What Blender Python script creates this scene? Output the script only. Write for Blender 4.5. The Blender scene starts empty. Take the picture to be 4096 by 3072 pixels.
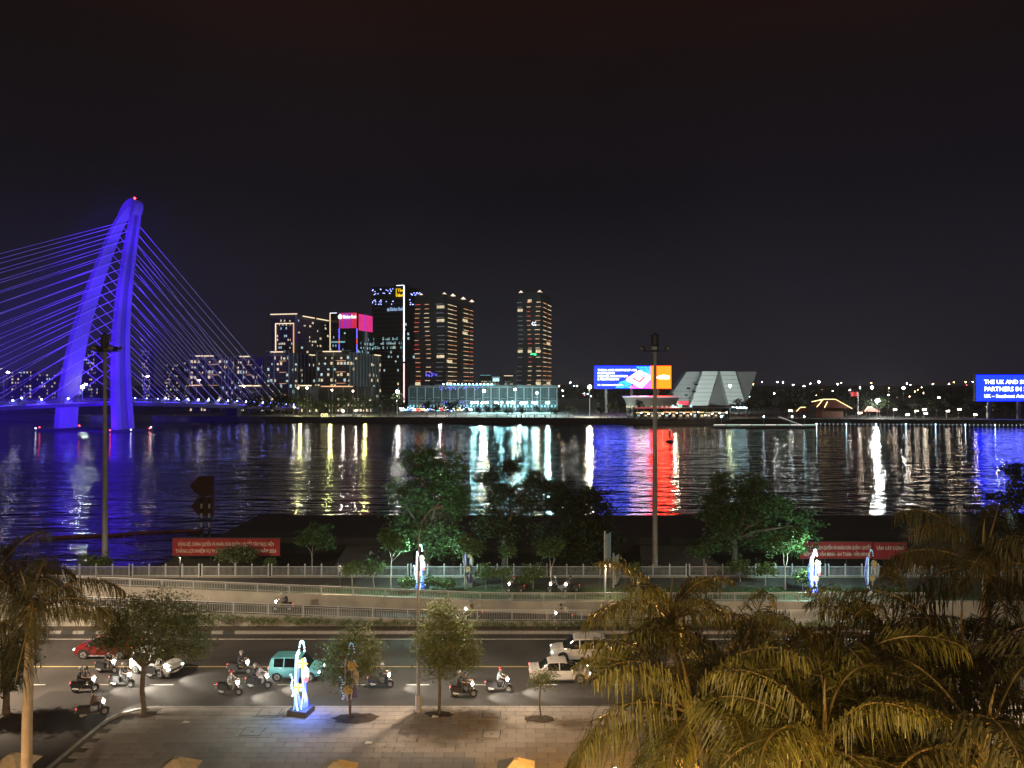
import bpy, math, random
import numpy as np
from mathutils import Vector, Matrix, Euler

# ------------------------------------------------------------------ camera, sky, light, exposure
scene = bpy.context.scene
COL = scene.collection
F = 740.0          # focal length in pixels of a 1024 wide picture
H = 21.5           # eye height above the street
R = math.radians
cam_d = bpy.data.cameras.new('camera'); cam = bpy.data.objects.new('camera', cam_d); COL.objects.link(cam)
cam_d.sensor_width = 36; cam_d.lens = F / 1024 * 36; cam_d.clip_start = .5; cam_d.clip_end = 20000
cam.location = (0, 0, H); cam.rotation_euler = (R(90), 0, 0)
scene.camera = cam
world = bpy.data.worlds.new('World'); scene.world = world; world.use_nodes = True
nt = world.node_tree; nt.nodes.clear()
def wn(t, **k):
    n = nt.nodes.new(t)
    for a, b in k.items(): setattr(n, a, b)
    return n
out = wn('ShaderNodeOutputWorld')
sky = wn('ShaderNodeTexSky', sky_type='NISHITA', sun_disc=False, sun_elevation=R(-8), sun_rotation=R(200))
bg1 = wn('ShaderNodeBackground'); bg1.inputs[1].default_value = .05
nt.links.new(sky.outputs[0], bg1.inputs[0])
# urban sky glow: brightest over the horizon, brownish black overhead
tc = wn('ShaderNodeTexCoord'); sp = wn('ShaderNodeSeparateXYZ'); rp = wn('ShaderNodeValToRGB')
nt.links.new(tc.outputs['Generated'], sp.inputs[0]); nt.links.new(sp.outputs[2], rp.inputs[0])
el = rp.color_ramp.elements
el[0].position = 0.0; el[0].color = (.0150, .0130, .0200, 1)
el[1].position = 1.0; el[1].color = (.0100, .0042, .0034, 1)
for p_, c_ in ((.10, (.0105, .0092, .0160, 1)), (.24, (.0054, .0046, .0086, 1)), (.36, (.0064, .0042, .0056, 1)), (.46, (.0100, .0042, .0038, 1))):
    e = el.new(p_); e.color = c_
bg2 = wn('ShaderNodeBackground'); bg2.inputs[1].default_value = 1.0
ns = wn('ShaderNodeTexNoise'); ns.inputs['Scale'].default_value = 2.2; ns.inputs['Detail'].default_value = 3
nt.links.new(tc.outputs['Generated'], ns.inputs['Vector'])
mm = wn('ShaderNodeMapRange'); mm.inputs[1].default_value = .3; mm.inputs[2].default_value = .7; mm.inputs[3].default_value = .82; mm.inputs[4].default_value = 1.2
nt.links.new(ns.outputs[0], mm.inputs[0]); nt.links.new(mm.outputs[0], bg2.inputs[1])
nt.links.new(rp.outputs[0], bg2.inputs[0])
ad = wn('ShaderNodeAddShader')
nt.links.new(bg1.outputs[0], ad.inputs[0]); nt.links.new(bg2.outputs[0], ad.inputs[1]); nt.links.new(ad.outputs[0], out.inputs[0])
sun_d = bpy.data.lights.new('moon_and_city_glow', 'SUN'); sun_d.energy = .10; sun_d.angle = R(25); sun_d.color = (1, .80, .62)
sun = bpy.data.objects.new('moon_and_city_glow', sun_d); COL.objects.link(sun)
sun.rotation_euler = (R(48), 0, R(-20))
scene.view_settings.view_transform = 'Standard'; scene.view_settings.look = 'None'
scene.view_settings.exposure = 0.0; scene.view_settings.gamma = 1.0; scene.view_settings.use_curve_mapping = False
cy = scene.cycles
cy.use_denoising = True; cy.max_bounces = 5; cy.diffuse_bounces = 2; cy.glossy_bounces = 3; cy.transmission_bounces = 3
cy.volume_bounces = 0; cy.transparent_max_bounces = 6; cy.sample_clamp_indirect = 6; cy.sample_clamp_direct = 0
cy.caustics_reflective = False; cy.caustics_refractive = False; cy.use_light_tree = True

# ------------------------------------------------------------------ helpers
rnd = random.Random(7)
npr = np.random.default_rng(7)
def P(px, py, d): return Vector(((px - 512) / F * d, d, H - (py - 384) / F * d))
def G(px, py, z=0.0):
    d = (H - z) * F / (py - 384); return Vector(((px - 512) / F * d, d, z))
ONES = ['', 'first', 'second', 'third', 'fourth', 'fifth', 'sixth', 'seventh', 'eighth', 'ninth', 'tenth', 'eleventh', 'twelfth', 'thirteenth',
        'fourteenth', 'fifteenth', 'sixteenth', 'seventeenth', 'eighteenth', 'nineteenth']
TENS = {2: ('twenty', 'twentieth'), 3: ('thirty', 'thirtieth'), 4: ('forty', 'fortieth'), 5: ('fifty', 'fiftieth'), 6: ('sixty', 'sixtieth'), 7: ('seventy', 'seventieth')}
def ordw(n):
    if n < 20: return ONES[n]
    t, o = divmod(n, 10)
    return TENS[t][1] if o == 0 else TENS[t][0] + '-' + ONES[o]

MATS = {}
def M(name, col, rough=.6, metal=0.0, var=.18, scale=4.0, bump=0.0, spec=.5, coat=0.0, trans=0.0, rand=0.0):
    if name in MATS: return MATS[name]
    m = bpy.data.materials.new(name); m.use_nodes = True; t = m.node_tree; b = t.nodes['Principled BSDF']
    b.inputs['Roughness'].default_value = rough; b.inputs['Metallic'].default_value = metal
    b.inputs['Specular IOR Level'].default_value = spec; b.inputs['Coat Weight'].default_value = coat
    if trans: b.inputs['Transmission Weight'].default_value = trans
    c = t.nodes.new('ShaderNodeTexCoord'); n = t.nodes.new('ShaderNodeTexNoise')
    n.inputs['Scale'].default_value = scale; n.inputs['Detail'].default_value = 5
    t.links.new(c.outputs['Object'], n.inputs['Vector'])
    mr = t.nodes.new('ShaderNodeMapRange'); mr.inputs[1].default_value = .25; mr.inputs[2].default_value = .75
    mr.inputs[3].default_value = 1 - var; mr.inputs[4].default_value = 1 + var
    t.links.new(n.outputs[0], mr.inputs[0])
    fac = mr.outputs[0]
    if rand:
        oi = t.nodes.new('ShaderNodeObjectInfo'); ge = t.nodes.new('ShaderNodeNewGeometry'); sm = t.nodes.new('ShaderNodeMath'); sm.operation = 'ADD'
        fr = t.nodes.new('ShaderNodeMath'); fr.operation = 'FRACT'
        t.links.new(oi.outputs['Random'], sm.inputs[0]); t.links.new(ge.outputs['Random Per Island'], sm.inputs[1]); t.links.new(sm.outputs[0], fr.inputs[0])
        m2 = t.nodes.new('ShaderNodeMapRange'); m2.inputs[3].default_value = 1 - rand; m2.inputs[4].default_value = 1 + rand
        t.links.new(fr.outputs[0], m2.inputs[0])
        mu = t.nodes.new('ShaderNodeMath'); mu.operation = 'MULTIPLY'
        t.links.new(fac, mu.inputs[0]); t.links.new(m2.outputs[0], mu.inputs[1]); fac = mu.outputs[0]
    vm = t.nodes.new('ShaderNodeVectorMath'); vm.operation = 'SCALE'; vm.inputs[0].default_value = col
    t.links.new(fac, vm.inputs['Scale']); t.links.new(vm.outputs[0], b.inputs['Base Color'])
    if bump:
        bp = t.nodes.new('ShaderNodeBump'); bp.inputs['Strength'].default_value = bump; bp.inputs['Distance'].default_value = .02
        n2 = t.nodes.new('ShaderNodeTexNoise'); n2.inputs['Scale'].default_value = scale * 8; n2.inputs['Detail'].default_value = 4
        t.links.new(c.outputs['Object'], n2.inputs['Vector']); t.links.new(n2.outputs[0], bp.inputs['Height']); t.links.new(bp.outputs[0], b.inputs['Normal'])
    MATS[name] = m; return m
def E(name, col, s, sample=False, base=(.3, .3, .3), vary=0.0):
    """something that gives off light: a lamp, a lit window, a screen"""
    if name in MATS: return MATS[name]
    m = bpy.data.materials.new(name); m.use_nodes = True; t = m.node_tree; b = t.nodes['Principled BSDF']
    b.inputs['Base Color'].default_value = (*base, 1); b.inputs['Roughness'].default_value = .5
    b.inputs['Emission Color'].default_value = (*col, 1); b.inputs['Emission Strength'].default_value = s
    if vary:
        c = t.nodes.new('ShaderNodeTexCoord'); n = t.nodes.new('ShaderNodeTexNoise'); n.inputs['Scale'].default_value = 3.1
        oi = t.nodes.new('ShaderNodeObjectInfo'); va = t.nodes.new('ShaderNodeVectorMath'); va.operation = 'ADD'
        t.links.new(c.outputs['Object'], va.inputs[0]); t.links.new(oi.outputs['Location'], va.inputs[1]); t.links.new(va.outputs[0], n.inputs['Vector'])
        mr = t.nodes.new('ShaderNodeMapRange'); mr.inputs[1].default_value = .3; mr.inputs[2].default_value = .7
        mr.inputs[3].default_value = s * (1 - vary); mr.inputs[4].default_value = s * (1 + vary)
        t.links.new(n.outputs[0], mr.inputs[0]); t.links.new(mr.outputs[0], b.inputs['Emission Strength'])
    m.cycles.emission_sampling = 'FRONT_BACK' if sample else 'NONE'
    MATS[name] = m; return m

class MB:
    """collects shapes into ONE mesh"""
    def __init__(s): s.v = []; s.f = []; s.mi = []
    def add(s, v, f, mi=0):
        o = len(s.v); s.v += [tuple(a) for a in v]; s.f += [tuple(i + o for i in q) for q in f]; s.mi += [mi] * len(f); return s
    def box(s, c, sz, rz=0.0, mi=0, taper=1.0, rot=None):
        x, y, z = (a / 2 for a in sz); M3 = rot if rot is not None else Matrix.Rotation(rz, 3, 'Z'); c = Vector(c)
        v = [c + M3 @ Vector((i * x * (taper if k > 0 else 1), j * y * (taper if k > 0 else 1), k * z)) for k in (-1, 1) for i, j in ((-1, -1), (1, -1), (1, 1), (-1, 1))]
        return s.add(v, [(3, 2, 1, 0), (4, 5, 6, 7), (0, 1, 5, 4), (1, 2, 6, 5), (2, 3, 7, 6), (3, 0, 4, 7)], mi)
    def tube(s, pts, r, n=8, mi=0, cap=True):
        pts = [Vector(p) for p in pts]; rs = r if isinstance(r, (list, tuple)) else [r] * len(pts)
        v = []; f = []
        for i, p in enumerate(pts):
            t = (pts[min(i + 1, len(pts) - 1)] - pts[max(i - 1, 0)]).normalized()
            a = t.cross(Vector((0, 0, 1)) if abs(t.z) < .9 else Vector((1, 0, 0))).normalized(); b = t.cross(a)
            v += [p + (a * math.cos(2 * math.pi * k / n) + b * math.sin(2 * math.pi * k / n)) * rs[i] for k in range(n)]
        for i in range(len(pts) - 1):
            f += [(i * n + k, i * n + (k + 1) % n, (i + 1) * n + (k + 1) % n, (i + 1) * n + k) for k in range(n)]
        if cap: f += [tuple(range(n))[::-1], tuple(range((len(pts) - 1) * n, len(pts) * n))]
        return s.add(v, f, mi)
    def lathe(s, prof, n=16, c=(0, 0, 0), mi=0, sx=1.0, sy=1.0):
        v = []; f = []; c = Vector(c)
        for r, z in prof: v += [c + Vector((r * sx * math.cos(2 * math.pi * k / n), r * sy * math.sin(2 * math.pi * k / n), z)) for k in range(n)]
        for i in range(len(prof) - 1): f += [(i * n + k, i * n + (k + 1) % n, (i + 1) * n + (k + 1) % n, (i + 1) * n + k) for k in range(n)]
        f += [tuple(range(n))[::-1], tuple(range((len(prof) - 1) * n, len(prof) * n))]
        return s.add(v, f, mi)
    def prism(s, poly, d, O=(0, 0, 0), U=(1, 0, 0), V=(0, 0, 1), mi=0):
        """polygon in the plane U,V extruded by d along U x V"""
        O, U, V = Vector(O), Vector(U), Vector(V); W = U.cross(V).normalized() * d; n = len(poly)
        a = [O + U * x + V * y for x, y in poly]; v = a + [p + W for p in a]
        f = [tuple(range(n))[::-1], tuple(range(n, 2 * n))] + [(i, (i + 1) % n, n + (i + 1) % n, n + i) for i in range(n)]
        return s.add(v, f, mi)
    def ball(s, c, r, n=8, mi=0, sq=(1, 1, 1)):
        k = max(4, n // 2); pr = [(max(.02, math.sin(math.pi * i / k)) * r, -math.cos(math.pi * i / k) * r * sq[2]) for i in range(k + 1)]
        return s.lathe(pr, n, c, mi, sq[0], sq[1])
    def mesh(s, name, mats):
        me = bpy.data.meshes.new(name); me.from_pydata(s.v, [], s.f)
        for m in (mats if isinstance(mats, (list, tuple)) else [mats]): me.materials.append(m)
        me.polygons.foreach_set('material_index', s.mi); me.update(); return me
    def build(s, name, mats, parent=None, loc=(0, 0, 0), rz=0.0, smooth=None):
        me = s.mesh(name, mats)
        if smooth:
            me.polygons.foreach_set('use_smooth', [True] * len(me.polygons)); me.set_sharp_from_angle(angle=R(smooth))
        return link(name, me, parent, loc, rz)
def link(name, data, parent=None, loc=(0, 0, 0), rz=0.0, scale=None):
    o = bpy.data.objects.new(name, data); COL.objects.link(o)
    if parent is not None: o.parent = parent
    o.location = loc
    if rz: o.rotation_euler = (0, 0, rz)
    if scale is not None: o.scale = scale
    return o
def tag(o, label=None, cat=None, group=None, kind=None):
    if label: o['label'] = label
    if cat: o['category'] = cat
    if group: o['group'] = group
    if kind: o['kind'] = kind
    return o
def thing(name, label, cat, loc=(0, 0, 0), rz=0.0, group=None): return tag(link(name, None, None, loc, rz), label, cat, group)
UNIT = {}
def piece(name, mat, parent, c, sz, rz=0.0, label=None):
    """a box-shaped part; all boxes of one material share one mesh"""
    me = UNIT.get(mat.name)
    if me is None: me = UNIT[mat.name] = MB().box((0, 0, 0), (1, 1, 1)).mesh('unit_' + mat.name, mat)
    o = link(name, me, parent, c, rz, sz)
    if label: o['label'] = label
    return o
BALLS = {}
def orb(name, mat, parent, c, r):
    me = BALLS.get(mat.name)
    if me is None:
        b = MB().ball((0, 0, 0), 1, 10); me = BALLS[mat.name] = b.mesh('orb_' + mat.name, mat); me.polygons.foreach_set('use_smooth', [True] * len(me.polygons))
    return link(name, me, parent, c, 0, r if isinstance(r, (tuple, list)) else (r, r, r))
def copy_tree(o, parent=None):
    c = o.copy(); COL.objects.link(c); c.parent = parent
    for ch in list(o.children): copy_tree(ch, c)
    return c
def text(name, s, size, mat, parent, loc, rot=(90, 0, 0), ext=.02, off=0.0, align='LEFT', width=None):
    cu = bpy.data.curves.new(name, 'FONT'); cu.body = s; cu.size = size; cu.extrude = ext; cu.offset = off; cu.align_x = align; cu.resolution_u = 2
    tmp = bpy.data.objects.new('tmp', cu); COL.objects.link(tmp)
    dg = bpy.context.evaluated_depsgraph_get(); me = bpy.data.meshes.new_from_object(tmp.evaluated_get(dg))
    bpy.data.objects.remove(tmp); bpy.data.curves.remove(cu)
    me.materials.clear(); me.materials.append(mat)
    o = link(name, me, parent, loc); o.rotation_euler = tuple(R(a) for a in rot)
    if width:
        xs = [v.co.x for v in me.vertices]; w = max(xs) - min(xs)
        if w > 0: o.scale = (width / w, 1, 1)
    return o
def spot(name, loc, target, col, power, cone, blend=.6, radius=.3, parent=None):
    l = bpy.data.lights.new(name, 'SPOT'); l.energy = power; l.color = col; l.spot_size = R(cone); l.spot_blend = blend; l.shadow_soft_size = radius
    o = bpy.data.objects.new(name, l); COL.objects.link(o); o.location = loc
    o.rotation_euler = (Vector(target) - Vector(loc)).to_track_quat('-Z', 'Y').to_euler()
    return o
def point(name, loc, col, power, radius=.3):
    l = bpy.data.lights.new(name, 'POINT'); l.energy = power; l.color = col; l.shadow_soft_size = radius
    o = bpy.data.objects.new(name, l); COL.objects.link(o); o.location = loc; return o

# ------------------------------------------------------------------ materials
asphalt = M('asphalt', (.053, .047, .043), .72, var=.42, scale=.28, bump=.25, spec=.35)
ramp_asphalt = M('ramp_asphalt', (.045, .041, .039), .8, var=.2, scale=.7, bump=.2)
slab_m = M('paving_stone', (.31, .275, .245), .8, var=.26, scale=.6, bump=.3, rand=.12)
joint_m = M('paving_bed', (.085, .075, .065), .9, var=.2)
kerb_m = M('kerb_stone', (.30, .28, .25), .8, var=.2, scale=2, bump=.2, rand=.1)
kerb_dark = M('kerb_black_paint', (.05, .05, .05), .7)
concrete = M('concrete', (.36, .33, .27), .85, var=.22, scale=.6, bump=.2)
concrete_dark = M('dark_concrete', (.085, .080, .075), .9, var=.25, scale=.3, bump=.2)
deck_m = M('pier_deck', (.030, .024, .021), .9, var=.3, scale=.15, bump=.2)
line_w = M('white_road_paint', (.55, .53, .48), .7, var=.3, scale=3)
line_y = M('yellow_road_paint', (.55, .43, .16), .7, var=.3, scale=3)
soil = M('soil', (.06, .045, .032), .95, var=.4, scale=3, bump=.5)
grass_m = M('grass', (.045, .07, .025), .95, var=.45, scale=2.2, bump=.6)
path_m = M('park_path', (.085, .082, .08), .85, var=.15, scale=.8, bump=.2)
steel = M('galvanised_steel', (.42, .43, .44), .5, metal=.35, var=.15, scale=3)
steel_dk = M('dark_steel', (.07, .07, .072), .5, metal=.3)
white_m = M('white_paint', (.75, .75, .74), .4, var=.06)
black_m = M('black_rubber', (.02, .02, .02), .7)
bark = M('bark', (.12, .095, .075), .95, var=.4, scale=6, bump=.8)
bark_pale = M('pale_bark', (.30, .27, .23), .9, var=.3, scale=5, bump=.5)
leaf_a = M('leaf_green', (.060, .115, .036), .55, var=.45, scale=1.1, spec=.35, rand=.25)
leaf_b = M('leaf_olive', (.115, .145, .060), .6, var=.4, scale=1.3, spec=.3, rand=.25)
leaf_c = M('leaf_dark', (.032, .045, .020), .6, var=.4, scale=.6, spec=.3, rand=.25)
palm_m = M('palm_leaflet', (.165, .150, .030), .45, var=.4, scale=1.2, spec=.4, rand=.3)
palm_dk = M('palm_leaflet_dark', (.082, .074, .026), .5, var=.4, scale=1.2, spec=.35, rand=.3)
rachis_m = M('palm_stalk', (.28, .20, .07), .5, var=.25, scale=3)
palm_bark = M('palm_trunk', (.27, .23, .19), .85, var=.2, scale=3, bump=.5)
skin_m = M('skin', (.42, .26, .18), .55, var=.08)
glass_dk = M('dark_glass', (.012, .014, .018), .08, var=.1, spec=.7)

# ------------------------------------------------------------------ the setting: water, ground, streets
def bank_d(x): return 457 - .104 * (x + 146)
def struct(name, mb, mats, **k): return tag(mb.build(name, mats, **k), kind='structure')
wm = bpy.data.materials.new('river_water'); wm.use_nodes = True; t = wm.node_tree; b = t.nodes['Principled BSDF']
b.inputs['Base Color'].default_value = (.006, .006, .009, 1); b.inputs['Roughness'].default_value = .06; b.inputs['IOR'].default_value = 1.33
b.inputs['Specular IOR Level'].default_value = .9
gc = t.nodes.new('ShaderNodeNewGeometry')
def wnoise(scale, sx, sy, detail=3, rough=.5):
    mp = t.nodes.new('ShaderNodeMapping'); mp.inputs['Scale'].default_value = (sx, sy, 1); mp.inputs['Rotation'].default_value = (0, 0, R(6))
    n = t.nodes.new('ShaderNodeTexNoise'); n.inputs['Scale'].default_value = scale; n.inputs['Detail'].default_value = detail; n.inputs['Roughness'].default_value = rough
    t.links.new(gc.outputs['Position'], mp.inputs[0]); t.links.new(mp.outputs[0], n.inputs['Vector']); return n.outputs[0]
w1 = wnoise(.70, .42, 1.0, 3, .5); w2 = wnoise(.20, .38, 1.0, 2); w3 = wnoise(.012, .35, 1.6, 3)
def mth(op, a, b_):
    n = t.nodes.new('ShaderNodeMath'); n.operation = op
    for i, x in enumerate((a, b_)):
        if isinstance(x, (int, float)): n.inputs[i].default_value = x
        else: t.links.new(x, n.inputs[i])
    return n.outputs[0]
amp = t.nodes.new('ShaderNodeMapRange'); amp.inputs[1].default_value = .36; amp.inputs[2].default_value = .62; amp.inputs[3].default_value = .7; amp.inputs[4].default_value = 1.1
t.links.new(w3, amp.inputs[0])
hgt = mth('ADD', mth('MULTIPLY', w1, .22), mth('MULTIPLY', w2, .80))
bp = t.nodes.new('ShaderNodeBump'); bp.inputs['Distance'].default_value = 1.0
t.links.new(mth('MULTIPLY', amp.outputs[0], 1.0), bp.inputs['Strength'])
# a wind-ruffled patch over the near left half of the river
spx = t.nodes.new('ShaderNodeSeparateXYZ'); t.links.new(gc.outputs['Position'], spx.inputs[0]); w4 = wnoise(.02, .5, 2.0, 3)
def ramp_(src, a, b_, lo, hi):
    n_ = t.nodes.new('ShaderNodeMapRange'); n_.interpolation_type = 'SMOOTHSTEP'; t.links.new(src, n_.inputs[0])
    for i_, v_ in enumerate((a, b_, lo, hi)): n_.inputs[i_ + 1].default_value = v_
    return n_.outputs[0]
ym = ramp_(mth('ADD', spx.outputs[1], mth('MULTIPLY', w4, 34.0)), 236, 262, 1.0, 0.0); xm = ramp_(mth('ADD', spx.outputs[0], mth('MULTIPLY', w4, 60.0)), 0, 45, 1.0, 0.0); nm_ = ramp_(spx.outputs[1], 140, 165, 0.0, 1.0)
ruf = mth('MULTIPLY', mth('MULTIPLY', ym, xm), nm_)
t.links.new(mth('ADD', mth('MULTIPLY', ruf, .155), .085), b.inputs['Roughness'])
t.links.new(hgt, bp.inputs['Height']); t.links.new(bp.outputs[0], b.inputs['Normal'])
WZ = -2.0
struct('river', MB().add([(-900, 60, WZ), (900, 60, WZ), (900, 700, WZ), (-900, 700, WZ)], [(0, 1, 2, 3)]), wm)
far_m = M('far_ground', (.040, .038, .036), .95, var=.35, scale=.02)
plaza_m = M('plaza_paving', (.17, .165, .155), .85, var=.3, scale=.08)
FZ = 1.2
xs = [-2500, -900, -600, -146, 0, 267, 900, 2500]
g = MB()
n = len(xs)
v = [(x, bank_d(max(-900, min(900, x))), FZ) for x in xs] + [(x * 4, 9000, FZ) for x in xs]
g.add(v, [(i, i + 1, n + i + 1, n + i) for i in range(n - 1)])
struct('far_ground', g, far_m)
g = MB()       # quay wall of the far bank, with a coping
for i in range(n - 1):
    a, b_ = v[i], v[i + 1]
    g.add([(a[0], a[1] - .05, FZ + .25), (b_[0], b_[1] - .05, FZ + .25), (b_[0], b_[1] - 2.2, WZ - 1), (a[0], a[1] - 2.2, WZ - 1)], [(3, 2, 1, 0)])
    g.add([(a[0], a[1] - .05, FZ + .25), (b_[0], b_[1] - .05, FZ + .25), (b_[0], b_[1] + .8, FZ + .25), (a[0], a[1] + .8, FZ + .25)], [(0, 1, 2, 3)])
struct('far_quay', g, concrete_dark)
g = MB()       # promenade and plaza on the far bank
for x0, x1, dd in ((-320, -120, 26), (-120, 40, 92), (40, 180, 34), (180, 420, 12)):
    g.add([(x0, bank_d(x0) + .9, FZ + .03), (x1, bank_d(x1) + .9, FZ + .03), (x1, bank_d(x1) + dd, FZ + .03), (x0, bank_d(x0) + dd, FZ + .03)], [(0, 1, 2, 3)])
struct('far_promenade', g, plaza_m)

KERB = 49.4; MED = 64.1; WALL = 65.4; RN = 66.0; RF = 72.0; PARK = 72.35; QUAY = 86.0
def ztop(x): return 1.75 - .04 * (max(-90, min(60, x)) + 17.3)
g = MB().add([(-400, -80, -.12), (400, -80, -.12), (400, MED + .1, -.12), (-400, MED + .1, -.12)], [(0, 1, 2, 3)])
struct('road', g, asphalt)
g = MB().add([(-400, MED, -.02), (400, MED, -.02), (400, RN - .2, -.02), (-400, RN - .2, -.02)], [(0, 1, 2, 3)])
struct('planting_strip', g, soil)
XS = [-400, -90, -60, -40, -20, 0, 20, 40, 60, 400]
g = MB()
for a, b_ in zip(XS, XS[1:]): g.add([(a, RN, ztop(a) - 1.8), (b_, RN, ztop(b_) - 1.8), (b_, RF, ztop(b_) - 1.8), (a, RF, ztop(a) - 1.8)], [(0, 1, 2, 3)])
struct('ramp_road', g, ramp_asphalt)
def wall_strip(y0, y1, zt, zb, name, mat):
    g = MB()
    for a, b_ in zip(XS, XS[1:]):
        g.add([(a, y0, zb(a)), (b_, y0, zb(b_)), (b_, y0, zt(b_)), (a, y0, zt(a)), (a, y1, zb(a)), (b_, y1, zb(b_)), (b_, y1, zt(b_)), (a, y1, zt(a))],
              [(0, 1, 2, 3), (5, 4, 7, 6), (3, 2, 6, 7)])
    return g.build(name, mat)
near_wall = wall_strip(RN - .25, RN + .05, lambda x: max(.35, ztop(x) - 1.0), lambda x: -4, 'ramp_wall', concrete)
tag(near_wall, 'low concrete ramp wall with plants hanging over it, beside the main road', 'wall')
far_wall = wall_strip(RF - .05, RF + .3, lambda x: max(.35, ztop(x) - .78), lambda x: -4, 'ramp_wall', concrete)
tag(far_wall, 'beige concrete ramp wall carrying the upper handrail, beside the park', 'wall')
g = MB().add([(-400, PARK - .1, 0), (400, PARK - .1, 0), (400, 78.2, 0), (-400, 78.2, 0)], [(0, 1, 2, 3)]); struct('park_lawn', g, grass_m)
g = MB().add([(-400, 78.2, .004), (400, 78.2, .004), (400, QUAY, .004), (-400, QUAY, .004)], [(0, 1, 2, 3)])
g.add([(-400, QUAY, .004), (400, QUAY, .004), (400, QUAY + .4, -5), (-400, QUAY + .4, -5)], [(0, 1, 2, 3)]); struct('quay_path', g, path_m)
g = MB()
g.box((-16, 118.4, .42), (.4, .4, .3))
pier = struct('pier', MB().box((139.5, 109.2, .1), (360, 18.4, .8)).box((139.5, 100.2, .62), (360, .35, .24)), deck_m)
for i in range(44): piece('pile', concrete_dark, pier, (-38 + i * 6, 101 + (i % 2) * 1.2, -2.6), (.7, .7, 4.6))
struct('dark_gap_sheet', MB().add([(-40.5, QUAY, -1.4), (319, QUAY, -1.4), (319, 100.2, -1.4), (-40.5, 100.2, -1.4)], [(0, 1, 2, 3)]).box((139.5, 100.15, -1.4), (359, .1, 2.2)), deck_m)  # dark sheet added over the gap water to keep glints out
for nm, pts in (('left', ((148, 575), (265, 575), (262, 549), (186, 549))), ('mid', ((333, 568), (414, 568), (412, 545.5), (347, 545.5))), ('right', ((642, 571), (727, 571), (700, 545.5), (640, 545.5)))):
    q = [G(*p, z=.06) for p in pts]
    g = MB(); g.add([*q, *[Vector((p.x, p.y, -.9)) for p in q]], [(0, 1, 2, 3), (0, 4, 5, 1), (3, 2, 6, 7), (1, 5, 6, 2), (0, 3, 7, 4)])
    struct('pier_access_slab', g, M('access_slab_' + nm, (.13, .115, .10) if nm != 'left' else (.085, .085, .045), .9, var=.25, scale=.4, bump=.3))

# pavement of single slabs, kerb stones, road paint
side = -26.1
g = MB().add([(side + .2, -60, -.05), (120, -60, -.05), (120, KERB - .2, -.05), (side + 2.6, KERB - .2, -.05), (side + .2, KERB - 2.6, -.05)], [(0, 1, 2, 3, 4)])
pav = struct('pavement', g, joint_m)
for i, (px, py, w, h) in enumerate(((240, 660, 9, 1.6), (470, 672, 6, 2.2), (360, 698, 7, 1.1), (70, 700, 5, 3.0), (600, 694, 8, 1.5), (150, 645, 12, 1.2))):
    q = G(px, py, -.12); struct('road_patch', MB().add([(q.x - w / 2, q.y - h / 2, -.117), (q.x + w / 2 - .3, q.y - h / 2 + .1, -.117), (q.x + w / 2, q.y + h / 2, -.117), (q.x - w / 2 + .2, q.y + h / 2 - .1, -.117)], [(0, 1, 2, 3)]), M('asphalt_patch_%d' % (i % 3), ((.030, .027, .026), (.055, .050, .046), (.036, .033, .031))[i % 3], .8, var=.35, scale=.6, bump=.3))
SL, SW = 1.2, .6
cells = []
for j in range(34):
    for i in range(66):
        x = side + .55 + (i + .5) * SL + (.5 * SL if j % 2 else 0); y = KERB - .2 - (j + .5) * SW
        if x - SL / 2 < side + .3 + max(0, 2.4 - (KERB - .2 - y)) or x > 52: continue
        cells.append((x, y))
view = [c for c in cells if c[1] > 40.8 and -26 < c[0] < 9]
view.sort(key=lambda c: c[1]); own = set(view[:300])
rest = MB()
for c in cells:
    dz = rnd.uniform(-.006, .006)
    if c in own: piece('paving_slab', slab_m, pav, (c[0], c[1], -.03 + dz), (SL - .025, SW - .025, .06))
    else: rest.box((c[0], c[1], -.03 + dz), (SL - .025, SW - .025, .06))
tag(rest.build('paving_slabs', slab_m, pav), kind='stuff')
for i in range(78):
    x = side + 2.6 + i
    piece('kerb_stone', kerb_m, pav, (x + .5, KERB - .1, -.06), (.975, .2, .15 + rnd.uniform(-.006, .006)))
for i in range(30): piece('kerb_stone', kerb_m, pav, (side + .1, KERB - 3.1 - i, -.06), (.2, .975, .15))
for i in range(5):
    a = R(90 + 18 * (i + .5)); piece('kerb_stone', kerb_m, pav, (side + 2.6 + 2.5 * math.cos(a), KERB - 2.6 + 2.5 * math.sin(a), -.06), (.2, .74, .15), a)
med = struct('median_kerb', MB().box((0, MED + .2, -.06), (800, .12, .1)), joint_m)
for i in range(110):
    x = -58 + i
    piece('kerb_stone', kerb_dark if (i % 2 and x < -24) else kerb_m, med, (x + .5, MED, -.02), (.97, .25, .24 + rnd.uniform(-.008, .008)))
marks = struct('road_markings', MB().box((0, 62.7, -.116), (300, .14, .006)), line_w)
piece('lane_line', line_y, marks, (0, 56.6, -.116), (300, .13, .006))
for i in range(30): piece('lane_dash', line_w, marks, (-62 + i * 4.6, 53.2, -.116), (1.7, .11, .006))
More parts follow.
